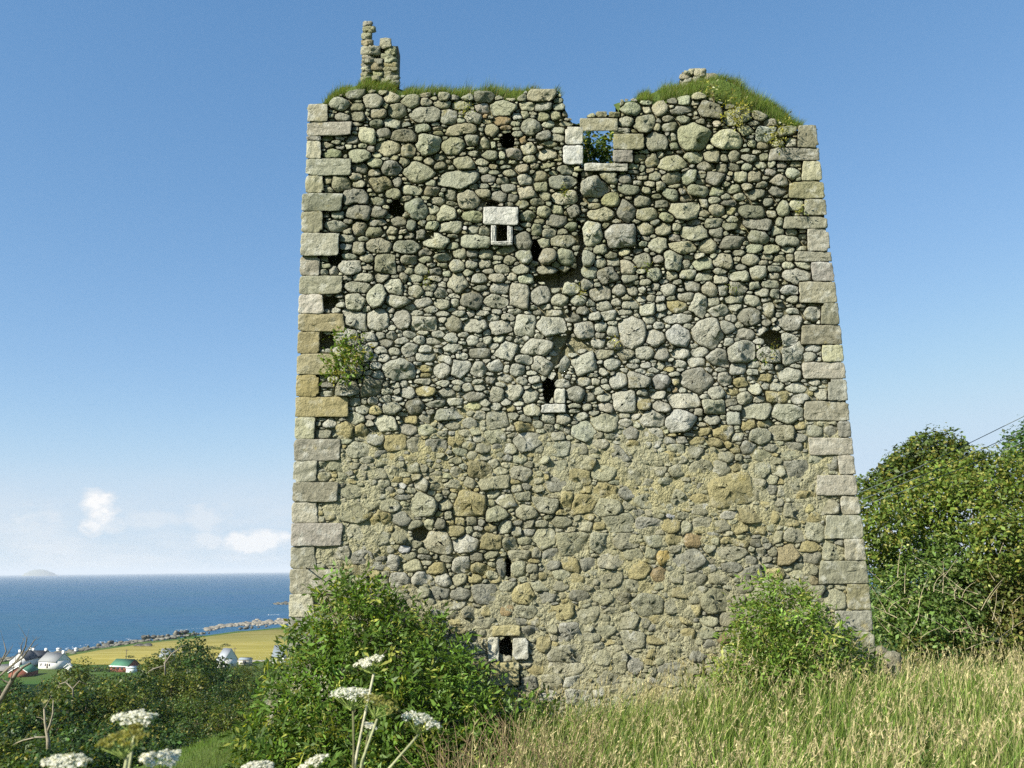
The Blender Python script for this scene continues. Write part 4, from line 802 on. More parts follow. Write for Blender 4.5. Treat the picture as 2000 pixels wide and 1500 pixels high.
M_ROCK = Mat('dark_shore_rock', .9, .2); rn = M_ROCK.noise(.5, 6, .65); M_ROCK.color(M_ROCK.mix(M_ROCK.ramp(rn, .35, .7), rgb(.045, .045, .045), rgb(.19, .18, .14))); M_ROCK.bump(M_ROCK.noise(1.2, 6), .8, .3); M_ROCK = M_ROCK.m
rock_me = []
for k in range(4):
    V_, F_, G_ = rock_mesh(40 + k); rock_me.append(mesh_data('shore_rock', V_, [F_, G_], M_ROCK))
rk = np.random.default_rng(5)
spots = [(192, 1262, 6), (200, 1257, 5), (208, 1261, 9), (216, 1258, 9), (226, 1259, 6), (236, 1257, 7), (246, 1257, 6), (281, 1248, 9), (290, 1247, 8), (300, 1246, 7), (310, 1245, 7), (318, 1245, 7), (328, 1243, 6),
         (344, 1240, 11), (354, 1239, 11), (363, 1238, 10), (378, 1240, 5), (255, 1254, 5), (268, 1252, 4), (165, 1267, 5), (172, 1264, 4), (150, 1270, 4), (135, 1271, 5), (122, 1273, 4), (395, 1238, 4), (408, 1237, 3),
         (470, 1229, 6), (482, 1228, 7), (492, 1227, 6), (505, 1226, 4), (520, 1224, 4), (95, 1277, 4), (82, 1279, 4), (8, 1287, 4), (25, 1284, 3), (40, 1283, 4)]
for i, (x, y, s_) in enumerate(spots):
    P_ = on_level(np.array([float(x)]), np.array([float(y)]), PLAIN - .4)[0]; dist = np.hypot(P_[0], P_[1]); r_ = s_ * dist / FPX * .62
    o_ = bpy.data.objects.new('shore_rock', rock_me[i % 4]); COL.objects.link(o_)
    o_.location = (P_[0], P_[1], P_[2] + r_ * .35); o_.scale = (r_ * rk.uniform(.9, 1.4), r_, r_ * rk.uniform(.8, 1.15)); o_.rotation_euler = (0, 0, rk.uniform(0, 6.3))
    sz_ = 'large' if s_ >= 9 else 'middling' if s_ >= 6 else 'small'
    wh_ = 'near the cottages' if x < 180 else 'above the golden field' if x < 420 else 'beside the boulder reef'
    props(o_, f'{sz_} dark jagged rock on the shore {wh_}', 'rock', f'{sz_} shore rocks {wh_}')
def pebbles(name, label, poly, n, smin, smax, z, seed, col, flat=.8):
    r = np.random.default_rng(seed); mb_ = MB(); V_, F_, G_ = rock_mesh(60 + seed, 7, 4)
    px0 = np.array(poly, float)
    for k in range(n):
        t = r.uniform(0, len(px0) - 1.001); i = int(t); p_ = px0[i] * (1 - t + i) + px0[i + 1] * (t - i)
        P_ = on_level(np.array([p_[0] + r.normal(0, 2)]), np.array([p_[1] + r.normal(0, p_[2])]), z)[0]; s_ = r.uniform(smin, smax)
        mb_.add(V_ * [s_ * 1.5, s_, s_ * flat] + P_, [F_, G_], np.r_[np.array(col) * r.uniform(.6, 1.3), 1])
    props(mb_.build(name, M_PLAIN), label, kind='stuff')
pebbles('shingle', 'pale boulder reef lying along the water edge', [(405, 1230, 1.2), (430, 1223.5, 1.0), (470, 1219, 1.3), (520, 1216, 2.0), (566, 1213, 2.6)], 420, .7, 2.2, SEA + .4, 3, (.22, .20, .16))
pebbles('shingle', 'low skerry rocks out in the water', [(538, 1180, .8), (552, 1179, 1.0), (572, 1178, 1.2)], 60, 1.0, 3.0, SEA + .2, 4, (.12, .115, .09))
pebbles('shingle', 'scattered shore stones near the cottages', [(-20, 1292, 1.5), (60, 1283, 1.5), (140, 1273, 1.4), (260, 1255, 1.0), (400, 1237, .7)], 320, .5, 1.8, PLAIN - .3, 6, (.14, .135, .11))
for nm, lb, pl_, s_ in (('surf', 'white surf breaking by the reef', [(345, 1231, .4), (380, 1228, .5), (405, 1227, .5)], 1), ('surf', 'white surf line off the skerry', [(520, 1201, .35), (545, 1200, .4)], 2),
                        ('surf', 'white surf patches along the dark rocks', [(60, 1277, 1.2), (130, 1267, 1.0), (185, 1256, .8), (260, 1247, .6)], 3)):
    pebbles(nm, lb, pl_, 26, .25, .8, SEA + .02, 10 + s_, (.6, .63, .63), .12)
# rocky outcrops and scrub in the field
for x, y, s_, lb in ((272, 1262, 11, 'scrubby rock outcrop'), (288, 1262, 12, 'tall craggy outcrop'), (550, 1246, 8, 'flat grey outcrop')):
    P_ = on_level(np.array([float(x)]), np.array([float(y)]), PLAIN + .3)[0]; r_ = s_ * np.hypot(P_[0], P_[1]) / FPX * .6
    o_ = bpy.data.objects.new('rock_outcrop', rock_me[int(x) % 4].copy()); COL.objects.link(o_); o_.location = P_ + [0, 0, r_ * .1]; o_.scale = (r_ * 1.5, r_, r_ * (.35 if x > 500 else .7))
    props(o_, lb + ' standing in the golden field', 'rock')

# ------------------------------------------------------------------ houses
def house(name, label, px0, px1, pyb, wall_h, roof_h, depth, yaw, wallc, roofc, ridge='x', z=PLAIN + .4, chimneys=(), windows=(), door=None, fascia=None, roofwin=()):
    """box with a pitched roof; local x runs along the front that faces the camera"""
    a, b = on_level(np.array([px0, px1], float), np.array([pyb, pyb], float), z)
    c_ = (a + b) / 2; w = np.linalg.norm(b - a) / max(.5, math.cos(yaw)); W, Dp = w / 2, depth / 2
    base = math.atan2(b[1] - a[1], b[0] - a[0])
    root = empty(name, c_); root.rotation_euler = (0, 0, base + yaw); ORG[root.name] = np.zeros(3)
    mb_ = MB(); wc = np.r_[wallc, 1]; rc = np.r_[roofc, 1]
    mb_.box(-W, W, 0, depth, -1.0, wall_h, wc)
    if ridge == 'x': mb_.add([(-W, 0, wall_h), (-W, depth, wall_h), (-W, Dp, wall_h + roof_h), (W, 0, wall_h), (W, depth, wall_h), (W, Dp, wall_h + roof_h)], [[(0, 1, 2), (3, 5, 4)]], wc)
    else: mb_.add([(-W, 0, wall_h), (W, 0, wall_h), (0, 0, wall_h + roof_h), (-W, depth, wall_h), (W, depth, wall_h), (0, depth, wall_h + roof_h)], [[(0, 1, 2), (3, 5, 4)]], wc)
    mb_.build('wall', M_PLAIN, root, origin=np.zeros(3))
    e = .35; t = .18; m2_ = MB()
    if ridge == 'x':
        for s_ in (0, 1):
            y0 = -e if s_ == 0 else depth + e; z0 = wall_h - e * roof_h / Dp
            p = [(-W - .2, y0, z0), (W + .2, y0, z0), (W + .2, Dp, wall_h + roof_h), (-W - .2, Dp, wall_h + roof_h)]
            m2_.add(p + [(x_, y_, z_ + t) for x_, y_, z_ in p], [[(0, 1, 2, 3), (4, 7, 6, 5), (0, 4, 5, 1), (1, 5, 6, 2), (2, 6, 7, 3), (3, 7, 4, 0)]], rc)
    else:
        for s_ in (-1, 1):
            x0 = s_ * (W + e); z0 = wall_h - e * roof_h / W
            p = [(x0, -.2, z0), (x0, depth + .2, z0), (0, depth + .2, wall_h + roof_h), (0, -.2, wall_h + roof_h)]
            m2_.add(p + [(x_, y_, z_ + t) for x_, y_, z_ in p], [[(0, 1, 2, 3), (4, 7, 6, 5), (0, 4, 5, 1), (1, 5, 6, 2), (2, 6, 7, 3), (3, 7, 4, 0)]], rc)
    rf = m2_.build('roof', M_PLAIN, root, origin=np.zeros(3))
    for cx_, cy_ in chimneys:
        m3 = MB(); m3.box(cx_ * W - .5, cx_ * W + .5, cy_ * depth - .4, cy_ * depth + .4, wall_h + roof_h * .6, wall_h + roof_h + 1.2, np.array([.75, .74, .70, 1])); m3.build('chimney', M_PLAIN, rf, origin=np.zeros(3))
    for wx, wz, ww, wh in windows:
        m3 = MB(); m3.box(wx * W - ww / 2, wx * W + ww / 2, -.06, .03, wz, wz + wh, np.array([.035, .04, .05, 1])); m3.build('window', M_PLAIN, root, origin=np.zeros(3))
    if door:
        m3 = MB(); m3.box(door[0] * W - .5, door[0] * W + .5, -.07, .03, 0, 2.1, np.array([.1, .08, .06, 1])); m3.build('door', M_PLAIN, root, origin=np.zeros(3))
    for wx, fz in roofwin:
        yy = -e + (Dp + e) * fz; zz = wall_h - e * roof_h / Dp + (roof_h + e * roof_h / Dp) * fz + t
        m3 = MB(); m3.box(wx * W - .4, wx * W + .4, yy - .4, yy + .1, zz - .1, zz + .14, np.array([.03, .035, .04, 1])); m3.build('skylight', M_PLAIN, rf, origin=np.zeros(3))
    if fascia and ridge == 'y':
        for s_ in (-1, 1):
            x0 = s_ * (W + e); z0 = wall_h - e * roof_h / W
            p = [(x0, -.3, z0 - .1), (0, -.3, wall_h + roof_h - .1), (0, -.3, wall_h + roof_h + .3), (x0, -.3, z0 + .3)]
            m3 = MB(); m3.add(p + [(x_, -.2, z_) for x_, _, z_ in p], [[(0, 1, 2, 3), (4, 7, 6, 5), (0, 4, 5, 1), (2, 6, 7, 3)]], np.r_[fascia, 1]); m3.build('bargeboard', M_PLAIN, rf, origin=np.zeros(3))
    if fascia and ridge == 'x':
        m3 = MB(); m3.box(-W - .25, W + .25, -e - .1, -e, wall_h - e * roof_h / Dp - .25, wall_h - e * roof_h / Dp + .2, np.r_[fascia, 1]); m3.build('bargeboard', M_PLAIN, rf, origin=np.zeros(3))
    props(root, label, 'house'); return root
WH = (.66, .65, .62); SL = (.055, .06, .07); GR = (.20, .22, .24); GN = (.06, .17, .10); RD = (.20, .07, .045)
house('cottage', 'white gabled cottage with black roof beside the gravel beach', 20, 46, 1303, 3.0, 3.4, 15, .25, WH, SL, 'y', chimneys=((0, .1), (0, .9)), windows=((-.5, .9, 1.0, 1.2), (.45, .9, 1.0, 1.2)))
house('cottage', 'low white cottage with black roof behind the gabled cottage', 46, 82, 1295, 2.8, 2.6, 7, 0, WH, SL, 'x', chimneys=((-.6, .5), (.8, .5)), windows=((.2, .8, 1, 1.1),))
house('cottage', 'white cottage with grey roof among the dark tree tops', 70, 112, 1305, 3.0, 3.3, 8, -.3, WH, (.24, .245, .24), 'x', chimneys=((.9, .5),), windows=((-.7, .9, .9, 1.2), (-.2, .9, .9, 1.2), (.3, .9, .9, 1.2)), door=(0.05,))
house('chalet', 'red chalet gable with white bargeboards below the cottages', 18, 50, 1321, 1.6, 2.4, 10, .15, RD, GN, 'y', fascia=(.8, .8, .78))
house('chalet', 'red chalet with green roof at the edge of the golden field', 211, 252, 1311, 2.3, 2.4, 7, -.25, RD, GN, 'x', fascia=(.8, .8, .78), windows=((-.6, .7, 1.4, 1.2), (-.1, .7, 1.4, 1.2), (.35, .7, 1.2, 1.2)))
house('shed', 'pale flat-sided caravan shed beside the green-roofed chalet', 246, 261, 1312, 1.6, .5, 3, 0, (.62, .66, .64), (.55, .60, .58), 'x')
house('house', 'grey slate roof showing above the round tree top', 311, 332, 1295, 3.0, 3.2, 8, .2, WH, GR, 'x')
house('house', 'white house with pale grey roof and gable end beside the round tree', 419, 440, 1303, 3.2, 4.6, 7, -.55, WH, (.33, .35, .37), 'x', windows=((.45, .9, .9, 1.3), (-.4, .9, .9, 1.3)))
house('house', 'white house with broad blue-grey roof beside the tower corner', 531, 566, 1294, 2.8, 4.6, 8, .08, WH, (.16, .185, .21), 'x', windows=((-.35, .8, .8, 1.3), (-.1, .8, .8, 1.3), (.4, .8, .8, 1.3)), roofwin=((-.35, .3), (.45, .3)))
house('shed', 'long low shed with dark doorway between the two white houses', 466, 486, 1297, 2.0, .6, 4, 0, (.42, .40, .34), (.25, .29, .32), 'x', windows=((.1, .1, 1.6, 1.4),))
house('shed', 'small white hut on the shore above the cottages', 110, 115, 1272.5, 1.4, .4, 2, 0, WH, WH, 'x', z=PLAIN + .1)
house('shed', 'tiny white hut between the dark shore rocks', 145, 149, 1272, 1.4, .4, 2, 0, WH, WH, 'x', z=PLAIN + .1)
house('shed', 'white gable peeping between the tree crowns', 126, 137, 1311, 1.8, 1.2, 3, .3, WH, (.3, .3, .3), 'y', fascia=(.8, .8, .78))
for x, y, h_ in ((245, 1298, 7.0), (457, 1296, 7.5)):
    P_ = on_level(np.array([float(x)]), np.array([float(y)]), PLAIN + .3)[0]
    mb_ = MB(); mb_.tube([P_ + [0, 0, -1], P_ + [0, 0, h_]], [.16, .12], 6, np.array([.10, .085, .07, 1])); mb_.box(P_[0] - .9, P_[0] + .9, P_[1] - .06, P_[1] + .06, P_[2] + h_ - .8, P_[2] + h_ - .65, np.array([.10, .085, .07, 1]))
    props(mb_.build('utility_pole', M_BARK), 'thin wooden pole standing by the ' + ('green-roofed chalet' if x < 300 else 'long low shed'), 'pole')
# ------------------------------------------------------------------ plants
pr = np.random.default_rng(2024)
def unit(v): return v / (np.linalg.norm(v, axis=-1, keepdims=True) + 1e-9)
def leaf_quads(C, Nrm, size, aspect, r, fold=.18):
    """one pointed, folded leaf per row: base, side, tip, side"""
    n = len(C); Nrm = unit(Nrm); a = unit(np.cross(Nrm, unit(r.normal(size=(n, 3))))); b = np.cross(Nrm, a)
    L_ = (np.broadcast_to(size, (n,)) / 2)[:, None]
    V = np.stack([C - a * L_, C + b * L_ * aspect + Nrm * L_ * fold - a * L_ * .15, C + a * L_, C - b * L_ * aspect + Nrm * L_ * fold - a * L_ * .15], 1)
    return V.reshape(-1, 3)
def puff_points(c, rad, n, r, shell=.55):
    d = unit(r.normal(size=(n, 3))); q = shell + (1 - shell) * r.random(n) ** .6
    lump = 1 + .22 * np.sin(d @ (r.normal(size=3) * 4) + r.uniform(0, 6)) + .15 * np.sin(d @ (r.normal(size=3) * 8) + r.uniform(0, 6))
    return np.asarray(c) + d * (q * lump)[:, None] * np.asarray(rad), d
def leaf_colors(n, base, r, yellow=.15, val=.28, ycol=(.22, .22, .035)):
    c = np.tile(np.asarray(base, float) * .85, (n, 1)) * np.exp(r.normal(0, val, (n, 1)))
    y = r.random(n) < yellow; c[y] = np.asarray(ycol) * np.exp(r.normal(0, .3, (y.sum(), 1)))
    return np.clip(c, .004, .6)
def foliage(puffs, dens, size, aspect, base, r, compound=0, yellow=.15, up=.55, shell=.5, ycol=(.22, .22, .035), groups=None):
    """leaf cloud for a list of (centre, (rx, ry, rz)); returns verts, faces, tint"""
    VV, TT = [], []
    for k, (c, rad) in enumerate(puffs):
        rad = np.asarray(rad) * np.ones(3); n = max(8, int(dens * (rad[0] * rad[2] + rad[0] * rad[1] + rad[1] * rad[2]) / 3 * 12))
        P, d = puff_points(c, rad, n, r, shell)
        nr = d * .55 + np.array([0, 0, up]) + r.normal(0, .55, (n, 3))
        s = size * np.clip(np.exp(r.normal(0, .3, n)), .5, 1.55); tint = leaf_colors(n, np.asarray(base) * math.exp(r.normal(0, .16)), r, yellow, .28, ycol)
        if compound:                                       # pinnate leaf: leaflets along a midrib
            ax = unit(d + np.array([0, 0, .2]) + r.normal(0, .5, (n, 3))); nn = unit(nr); sd = unit(np.cross(nn, ax))
            for q in range(compound):
                t = (q // 2) / max(1, compound // 2); sg = 0 if q == compound - 1 else (1 if q % 2 else -1)
                dr = unit(ax * (.55 + .45 * (sg == 0)) + sd * sg * .9 - np.array([0, 0, .25]))
                b0 = P + ax * (s * 1.5 * t)[:, None]; L_ = s[:, None]; w = unit(np.cross(nn, dr)); off = r.normal(0, .10, (n, 3)) * L_
                V = np.stack([b0, b0 + dr * L_ * .45 + w * L_ * aspect * .5 + nn * L_ * .06 + off, b0 + dr * L_ + off, b0 + dr * L_ * .45 - w * L_ * aspect * .5 + nn * L_ * .06 + off], 1)
                VV.append(V.reshape(-1, 3)); TT.append(np.repeat(tint * np.exp(r.normal(0, .12, (n, 1))), 4, 0))
        else:
            VV.append(leaf_quads(P, nr, s, aspect, r)); TT.append(np.repeat(tint, 4, 0))
    V = np.concatenate(VV); T = np.concatenate(TT)
    return V, np.arange(len(V)).reshape(-1, 4), np.hstack([T, np.ones((len(T), 1))])
def branches(mb, root, tips, r0, r, col=(.11, .09, .06), n=5, wob=.12):
    for tip in tips:
        tip = np.asarray(tip, float); L_ = np.linalg.norm(tip - root); t = np.linspace(0, 1, 6)[:, None]
        P = root + (tip - root) * t + r.normal(0, wob * L_ * .2, (6, 3)) * np.sin(t * math.pi); P[:, 2] += .12 * L_ * np.sin(t[:, 0] * math.pi) * .6
        mb.tube(P, np.linspace(r0, r0 * .25, 6), n, np.r_[col, 1])
def px_puffs(lst, r):
    """(photo x, photo y, distance, radius px, [flatten]) -> puffs placed at their own distance"""
    out = []
    for x, y, dist, rp in lst:
        c = on_wall(np.array([float(x)]), np.array([float(y)]), np.array([float(dist)]))[0]; R = rp * dist / FPX
        out.append((c, (R, R * .9, R)))
    return out
def shrub(name, label, cat, puffs, dens, size, aspect, base, seed, compound=0, yellow=.12, stems=True, root=None, group=None, ycol=(.22, .22, .035), stemcol=(.13, .11, .07), mat=None, up=.55, rs=.025):
    r = np.random.default_rng(seed)
    cs = np.array([p[0] for p in puffs])
    if root is None: root = np.array([cs[:, 0].mean(), cs[:, 1].mean(), float(ground(cs[:, 0].mean(), cs[:, 1].mean()))])
    e = empty(name, root); props(e, label, cat, group)
    V, F, T = foliage(puffs, dens, size, aspect, base, r, compound, yellow, up, .5, ycol)
    obj('foliage', V, [F], mat or M_LEAF, e, False, T)
    if stems:
        mb = MB(); branches(mb, root - np.array([0, 0, .1]), [c for c in cs], rs, r, stemcol); mb.build('stems', M_BARK, e, True)
    return e
def mpx(y, dist): return FPX / dist

# --- elder bush against the left corner of the tower
G1 = (.105, .185, .028); rr = np.random.default_rng(8)
lst = []
outline = [(690, 1160, 13.2, 34), (730, 1180, 13.2, 42), (650, 1215, 13.1, 40), (700, 1235, 12.9, 55), (770, 1215, 13.2, 48), (610, 1270, 12.9, 48), (670, 1290, 12.6, 60), (760, 1285, 12.7, 60), (830, 1235, 13.3, 38), (860, 1285, 13.0, 50),
           (580, 1325, 12.6, 50), (640, 1350, 12.3, 60), (730, 1360, 12.3, 62), (820, 1350, 12.4, 60), (900, 1335, 12.7, 48), (940, 1370, 12.6, 42), (545, 1390, 12.2, 52), (610, 1420, 11.9, 64), (700, 1430, 11.9, 66), (800, 1425, 12.0, 62),
           (890, 1405, 12.2, 55), (960, 1420, 12.3, 44), (1010, 1400, 12.7, 36), (1060, 1405, 13.0, 34), (520, 1450, 11.8, 50), (580, 1480, 11.5, 60), (660, 1495, 11.4, 64), (760, 1495, 11.5, 64), (860, 1480, 11.7, 58), (560, 1300, 13.3, 26), (600, 1240, 13.4, 28),
           (500, 1490, 11.4, 46), (540, 1520, 11.2, 55), (640, 1545, 11.1, 60), (740, 1550, 11.1, 60), (840, 1540, 11.3, 60), (940, 1480, 12.0, 50), (1000, 1455, 12.3, 40), (670, 1140, 13.4, 20), (640, 1165, 13.4, 22)]
shrub('elder_bush', 'large leafy elder bush against the left corner of the tower', 'bush', px_puffs(outline, rr), 100, .092, .34, G1, 31, 5, .16, ycol=(.24, .26, .05), stemcol=(.12, .10, .07))
# --- bush at the right corner
lst = [(1500, 1165, 13.2, 34), (1530, 1190, 13.1, 42), (1480, 1215, 13.0, 40), (1560, 1225, 12.9, 46), (1500, 1255, 12.8, 50), (1580, 1265, 12.8, 44), (1620, 1240, 13.1, 34), (1640, 1285, 12.9, 34), (1540, 1300, 12.5, 50), (1460, 1290, 12.7, 40),
       (1430, 1320, 12.6, 34), (1600, 1310, 12.6, 44), (1670, 1290, 13.2, 28), (1690, 1310, 13.1, 28), (1500, 1330, 12.4, 44), (1445, 1245, 13.2, 24), (1590, 1180, 13.4, 20), (1400, 1315, 12.9, 22)]
shrub('elder_bush', 'bright green bush beside the right corner of the tower', 'bush', px_puffs(lst, rr), 105, .082, .34, (.13, .215, .035), 32, 5, .2, ycol=(.28, .30, .07), stemcol=(.2, .17, .1))
# --- plants rooted in the wall face
def wall_plant(label, lst, seed, base, size=.055, root=None, yellow=.25, dens=130, name='wall_plant'):
    pf = px_puffs(lst, rr); c = np.array([p[0] for p in pf]).mean(0); rt = on_wall(np.array([float(root[0])]), np.array([float(root[1])]), WALL + .1)[0] if root else c + [0, .25, -.1]
    return shrub(name, label, 'plant', pf, dens, size, .42, base, seed, 3, yellow, root=rt, ycol=(.30, .28, .06), rs=.010, stemcol=(.2, .17, .09))
wall_plant('leafy green sapling in the hollow beside the left corner stones', [(680, 668, 13.85, 16), (665, 690, 13.8, 20), (695, 690, 13.8, 18), (655, 712, 13.75, 18), (680, 722, 13.75, 20), (650, 735, 13.75, 12), (700, 655, 13.9, 9), (652, 655, 13.9, 9)], 41, (.13, .21, .03), .07, (690, 720), dens=190)
wall_plant('dark fern tuft in the hollow beside the right corner stones', [(1500, 690, 13.95, 13), (1512, 676, 13.95, 10), (1490, 700, 13.95, 9)], 42, (.06, .10, .02), .05, (1505, 690))
wall_plant('yellow-green weeds hanging below the turf hump', [(1430, 205, 13.85, 17), (1445, 222, 13.8, 19), (1420, 225, 13.8, 14), (1455, 205, 13.85, 14), (1440, 238, 13.8, 10)], 43, (.24, .25, .06), .05, (1440, 235), .5)
wall_plant('yellow-green weeds above the top right corner stones', [(1520, 258, 13.8, 17), (1530, 243, 13.8, 14), (1510, 272, 13.8, 12), (1525, 278, 13.8, 11)], 44, (.24, .25, .06), .05, (1525, 275), .5)
wall_plant('pale sprig standing on the turf beside the rubble stump', [(1388, 162, 13.95, 9), (1386, 174, 13.95, 9), (1394, 180, 13.95, 8)], 45, (.30, .31, .14), .05, (1396, 200), .4)
for k, (x, y, rp, lb) in enumerate(((1560, 408, 11, 'green tuft beside the third long corner stone'), (1200, 668, 11, 'green tuft between two pale boulders'), (1440, 1215, 9, 'small sprig above the right bush'), (1130, 568, 8, 'yellow tuft below the cracked hollow'),
                                    (832, 548, 8, 'small tuft among the upper left rubble'), (1262, 520, 8, 'tiny tuft right of the vertical crack'), (1100, 372, 11, 'dry grass tuft under the round boulder by the crack'), (905, 210, 13, 'grass tuft spilling from the wall head'), (1430, 560, 8, 'little green tuft among grey rubble'))):
    wall_plant(lb, [(x, y, 13.88, rp), (x + 5, y + 5, 13.88, rp * .7)], 50 + k, (.16, .2, .04), .04, (x, y + 4), .4, 150, 'wall_tuft')
# --- shrub growing on the vault behind the window
wl2 = on_wall(np.array([1168.]), np.array([300.]), np.array([WALL + 2.2]))[0]
pw_ = [(wl2 + np.array([dx, dy, dz]), .34) for dx, dy, dz in ((-.25, 0, .15), (.05, .2, .0), (-.3, .1, -.3), (.1, 0, -.4), (-.15, 0, -.7), (.3, .1, -.75), (-.4, .2, .45), (-.1, .1, -1.0), (.35, .3, .35))]
shrub('shrub', 'leafy shrub seen through the open top window', 'bush', pw_, 190, .10, .6, (.07, .12, .02), 47, 0, .2, root=np.array([wl2[0], wl2[1], zs - .9]))

# --- thicket on the right
def big_shrub(label, lst, seed, base, size, dens, yellow, ycol, name='thicket_shrub', group='shrubs of the thicket beside the tower'):
    return shrub(name, label, 'bush', px_puffs(lst, rr), dens * 9, size, .55, base, seed, 0, yellow, ycol=ycol, group=None, stemcol=(.22, .19, .13), rs=.05)
big_shrub('dark hawthorn with a flat crown standing above the thicket', [(1800, 885, 35.50, 42), (1835, 868, 35.50, 34), (1770, 905, 35.50, 38), (1850, 885, 35.50, 40), (1740, 925, 35.50, 34), (1715, 945, 35.50, 30), (1810, 925, 35.50, 50), (1690, 955, 35.50, 28), (1860, 915, 35.50, 48), (1760, 945, 34.79, 50), (1705, 985, 34.08, 44), (1876, 872, 35.50, 18), (1788, 866, 35.50, 16), (1745, 900, 35.50, 14)], 61, (.085, .13, .024), .17, 11, .2, (.17, .165, .03))
big_shrub('broad yellow-green thorn bush below the wires', [(1860, 945, 32.66, 60), (1930, 935, 32.66, 62), (1980, 925, 33.37, 55), (1900, 1000, 31.24, 75), (1970, 1000, 31.24, 75), (1820, 985, 31.95, 62), (1770, 1000, 31.95, 55), (1730, 1030, 31.24, 55), (1960, 1060, 29.82, 75), (2030, 980, 31.95, 80), (1700, 1060, 31.95, 45), (1905, 915, 33.37, 36)], 62, (.125, .185, .03), .155, 11, .28, (.21, .21, .045))
big_shrub('dark green tree top at the edge of the thicket', [(1995, 880, 38.34, 40), (2030, 870, 38.34, 55), (2060, 930, 38.34, 60)], 63, (.06, .12, .025), .17, 9, .1, (.15, .17, .03))
big_shrub('grey-green elder with pale flower heads beside the tower', [(1830, 1050, 32.09, 55), (1790, 1080, 32.09, 58), (1745, 1100, 32.09, 52), (1860, 1090, 31.29, 62), (1800, 1140, 30.49, 66), (1735, 1160, 31.29, 50), (1870, 1150, 30.49, 62), (1760, 1210, 30.49, 56), (1820, 1220, 29.69, 58), (1725, 1230, 31.29, 36), (1880, 1215, 29.69, 50), (1715, 1110, 32.09, 34)], 64, (.115, .19, .04), .15, 12, .16, (.26, .30, .10))
big_shrub('brownish tangled bramble thicket at the foot of the slope', [(1940, 1130, 31.29, 70), (1990, 1100, 32.09, 70), (1960, 1190, 30.49, 66), (2020, 1180, 30.49, 80), (1910, 1180, 30.49, 50), (1990, 1250, 29.69, 66), (1930, 1255, 29.69, 46), (2050, 1250, 29.69, 70), (1860, 1270, 29.69, 36), (1790, 1272, 29.69, 36)], 65, (.12, .15, .03), .145, 12, .25, (.16, .135, .04))
# thorny bare stems in the thicket
mb = MB(); rb = np.random.default_rng(6)
for k in range(46):
    x0, y0 = rb.uniform(1720, 1990), rb.uniform(1120, 1270); d0 = 28.2 + rb.uniform(-.3, .5); a = on_wall(np.array([x0]), np.array([y0]), np.array([d0]))[0]
    v = np.array([rb.normal(0, .5), -.1, rb.uniform(.2, .9)]); t = np.linspace(0, 1, 5)[:, None]; a[2] = max(a[2], float(ground(a[0], a[1])))
    mb.tube(a + v * t * rb.uniform(.7, 1.8) + np.array([rb.normal(0, .3), 0, -.15]) * t * t, np.linspace(.012, .004, 5), 4, np.array([.36, .31, .20, 1]))
props(mb.build('dry_stems', M_BARK), 'pale bare stems tangled through the thicket', kind='stuff')
# --- overhead wires with poles beyond the picture
wp = [((2000, 809), (1680, 958)), ((2000, 836), (1680, 973)), ((2000, 859), (1680, 985))]
pl_r = np.array([15.5, 17.2]); ends = []
polz = []
for k, (a, b) in enumerate(wp):
    A_ = on_wall(np.array([a[0]], float), np.array([a[1]], float), np.array([17.8 - .15 * k]))[0]; B_ = on_wall(np.array([b[0]], float), np.array([b[1]], float), np.array([26.5 - .15 * k]))[0]
    d = B_ - A_; P0, P1 = A_ - d * .45, B_ + d * .55; t = np.linspace(0, 1, 24)[:, None]; Pw = P0 + (P1 - P0) * t
    Pw[:, 2] -= .10 * np.sin(math.pi * t[:, 0]) ** 2
    mbw_ = MB(); mbw_.tube(Pw, .0085, 5, np.array([.16, .19, .19, 1])); props(mbw_.build('overhead_wire', M_PLAIN), ['uppermost', 'middle', 'lowest'][k] + ' of three thin wires crossing above the thicket', 'wire'); ends.append((P0, P1))
for s_, lb in ((0, 'wooden pole carrying the wires at the right end of the thicket'), (1, 'wooden pole carrying the wires behind the tower')):
    e_ = np.array([p[s_] for p in ends]); c = e_.mean(0); g = float(ground(c[0], c[1])); mb = MB()
    mb.tube([[c[0], c[1], g - .5], [c[0], c[1], e_[:, 2].max() + .15]], [.15, .11], 8, np.array([.13, .11, .08, 1])); props(mb.build('utility_pole', M_BARK), lb, 'pole')

# --- woods on the slope below, left
def make_tree(seed, base, yellow, h=8.5, spread=3.6, npuff=17, ycol=(.17, .16, .03)):
    r = np.random.default_rng(seed); e = empty('broadleaf_tree', (0, 0, 0)); pf = []
    for k in range(npuff):
        a = r.uniform(0, 6.28); q = spread * math.sqrt(r.random()) * .82; z = h * (.52 + .40 * math.cos(q / spread * 1.35)) + r.normal(0, .35) - r.random() ** 2 * 1.8
        pf.append((np.array([q * math.cos(a), q * math.sin(a), z]), r.uniform(.6, 1.2)))
    V, F, T = foliage(pf, 20, .22, .6, base, r, 0, yellow, .6, .55, ycol); obj('crown', V, [F], M_LEAF, e, False, T)
    mb = MB(); P = np.array([[0, 0, -1.5], [.1, 0, h * .2], [.25, .1, h * .42], [.2, .2, h * .6]]); mb.tube(P, [.26, .22, .16, .1], 7, np.array([.085, .07, .05, 1]))
    branches(mb, np.array([.22, .1, h * .4]), [p[0] for p in pf[::2]], .085, r, (.085, .07, .05)); mb.build('trunk', M_BARK, e, True); return e
tl = np.random.default_rng(12)
protos = [make_tree(71, (.068, .112, .020), .10), make_tree(72, (.040, .080, .020), .06), make_tree(73, (.085, .118, .02), .16), make_tree(74, (.040, .078, .018), .08, 7.0, 3.2, 15)]
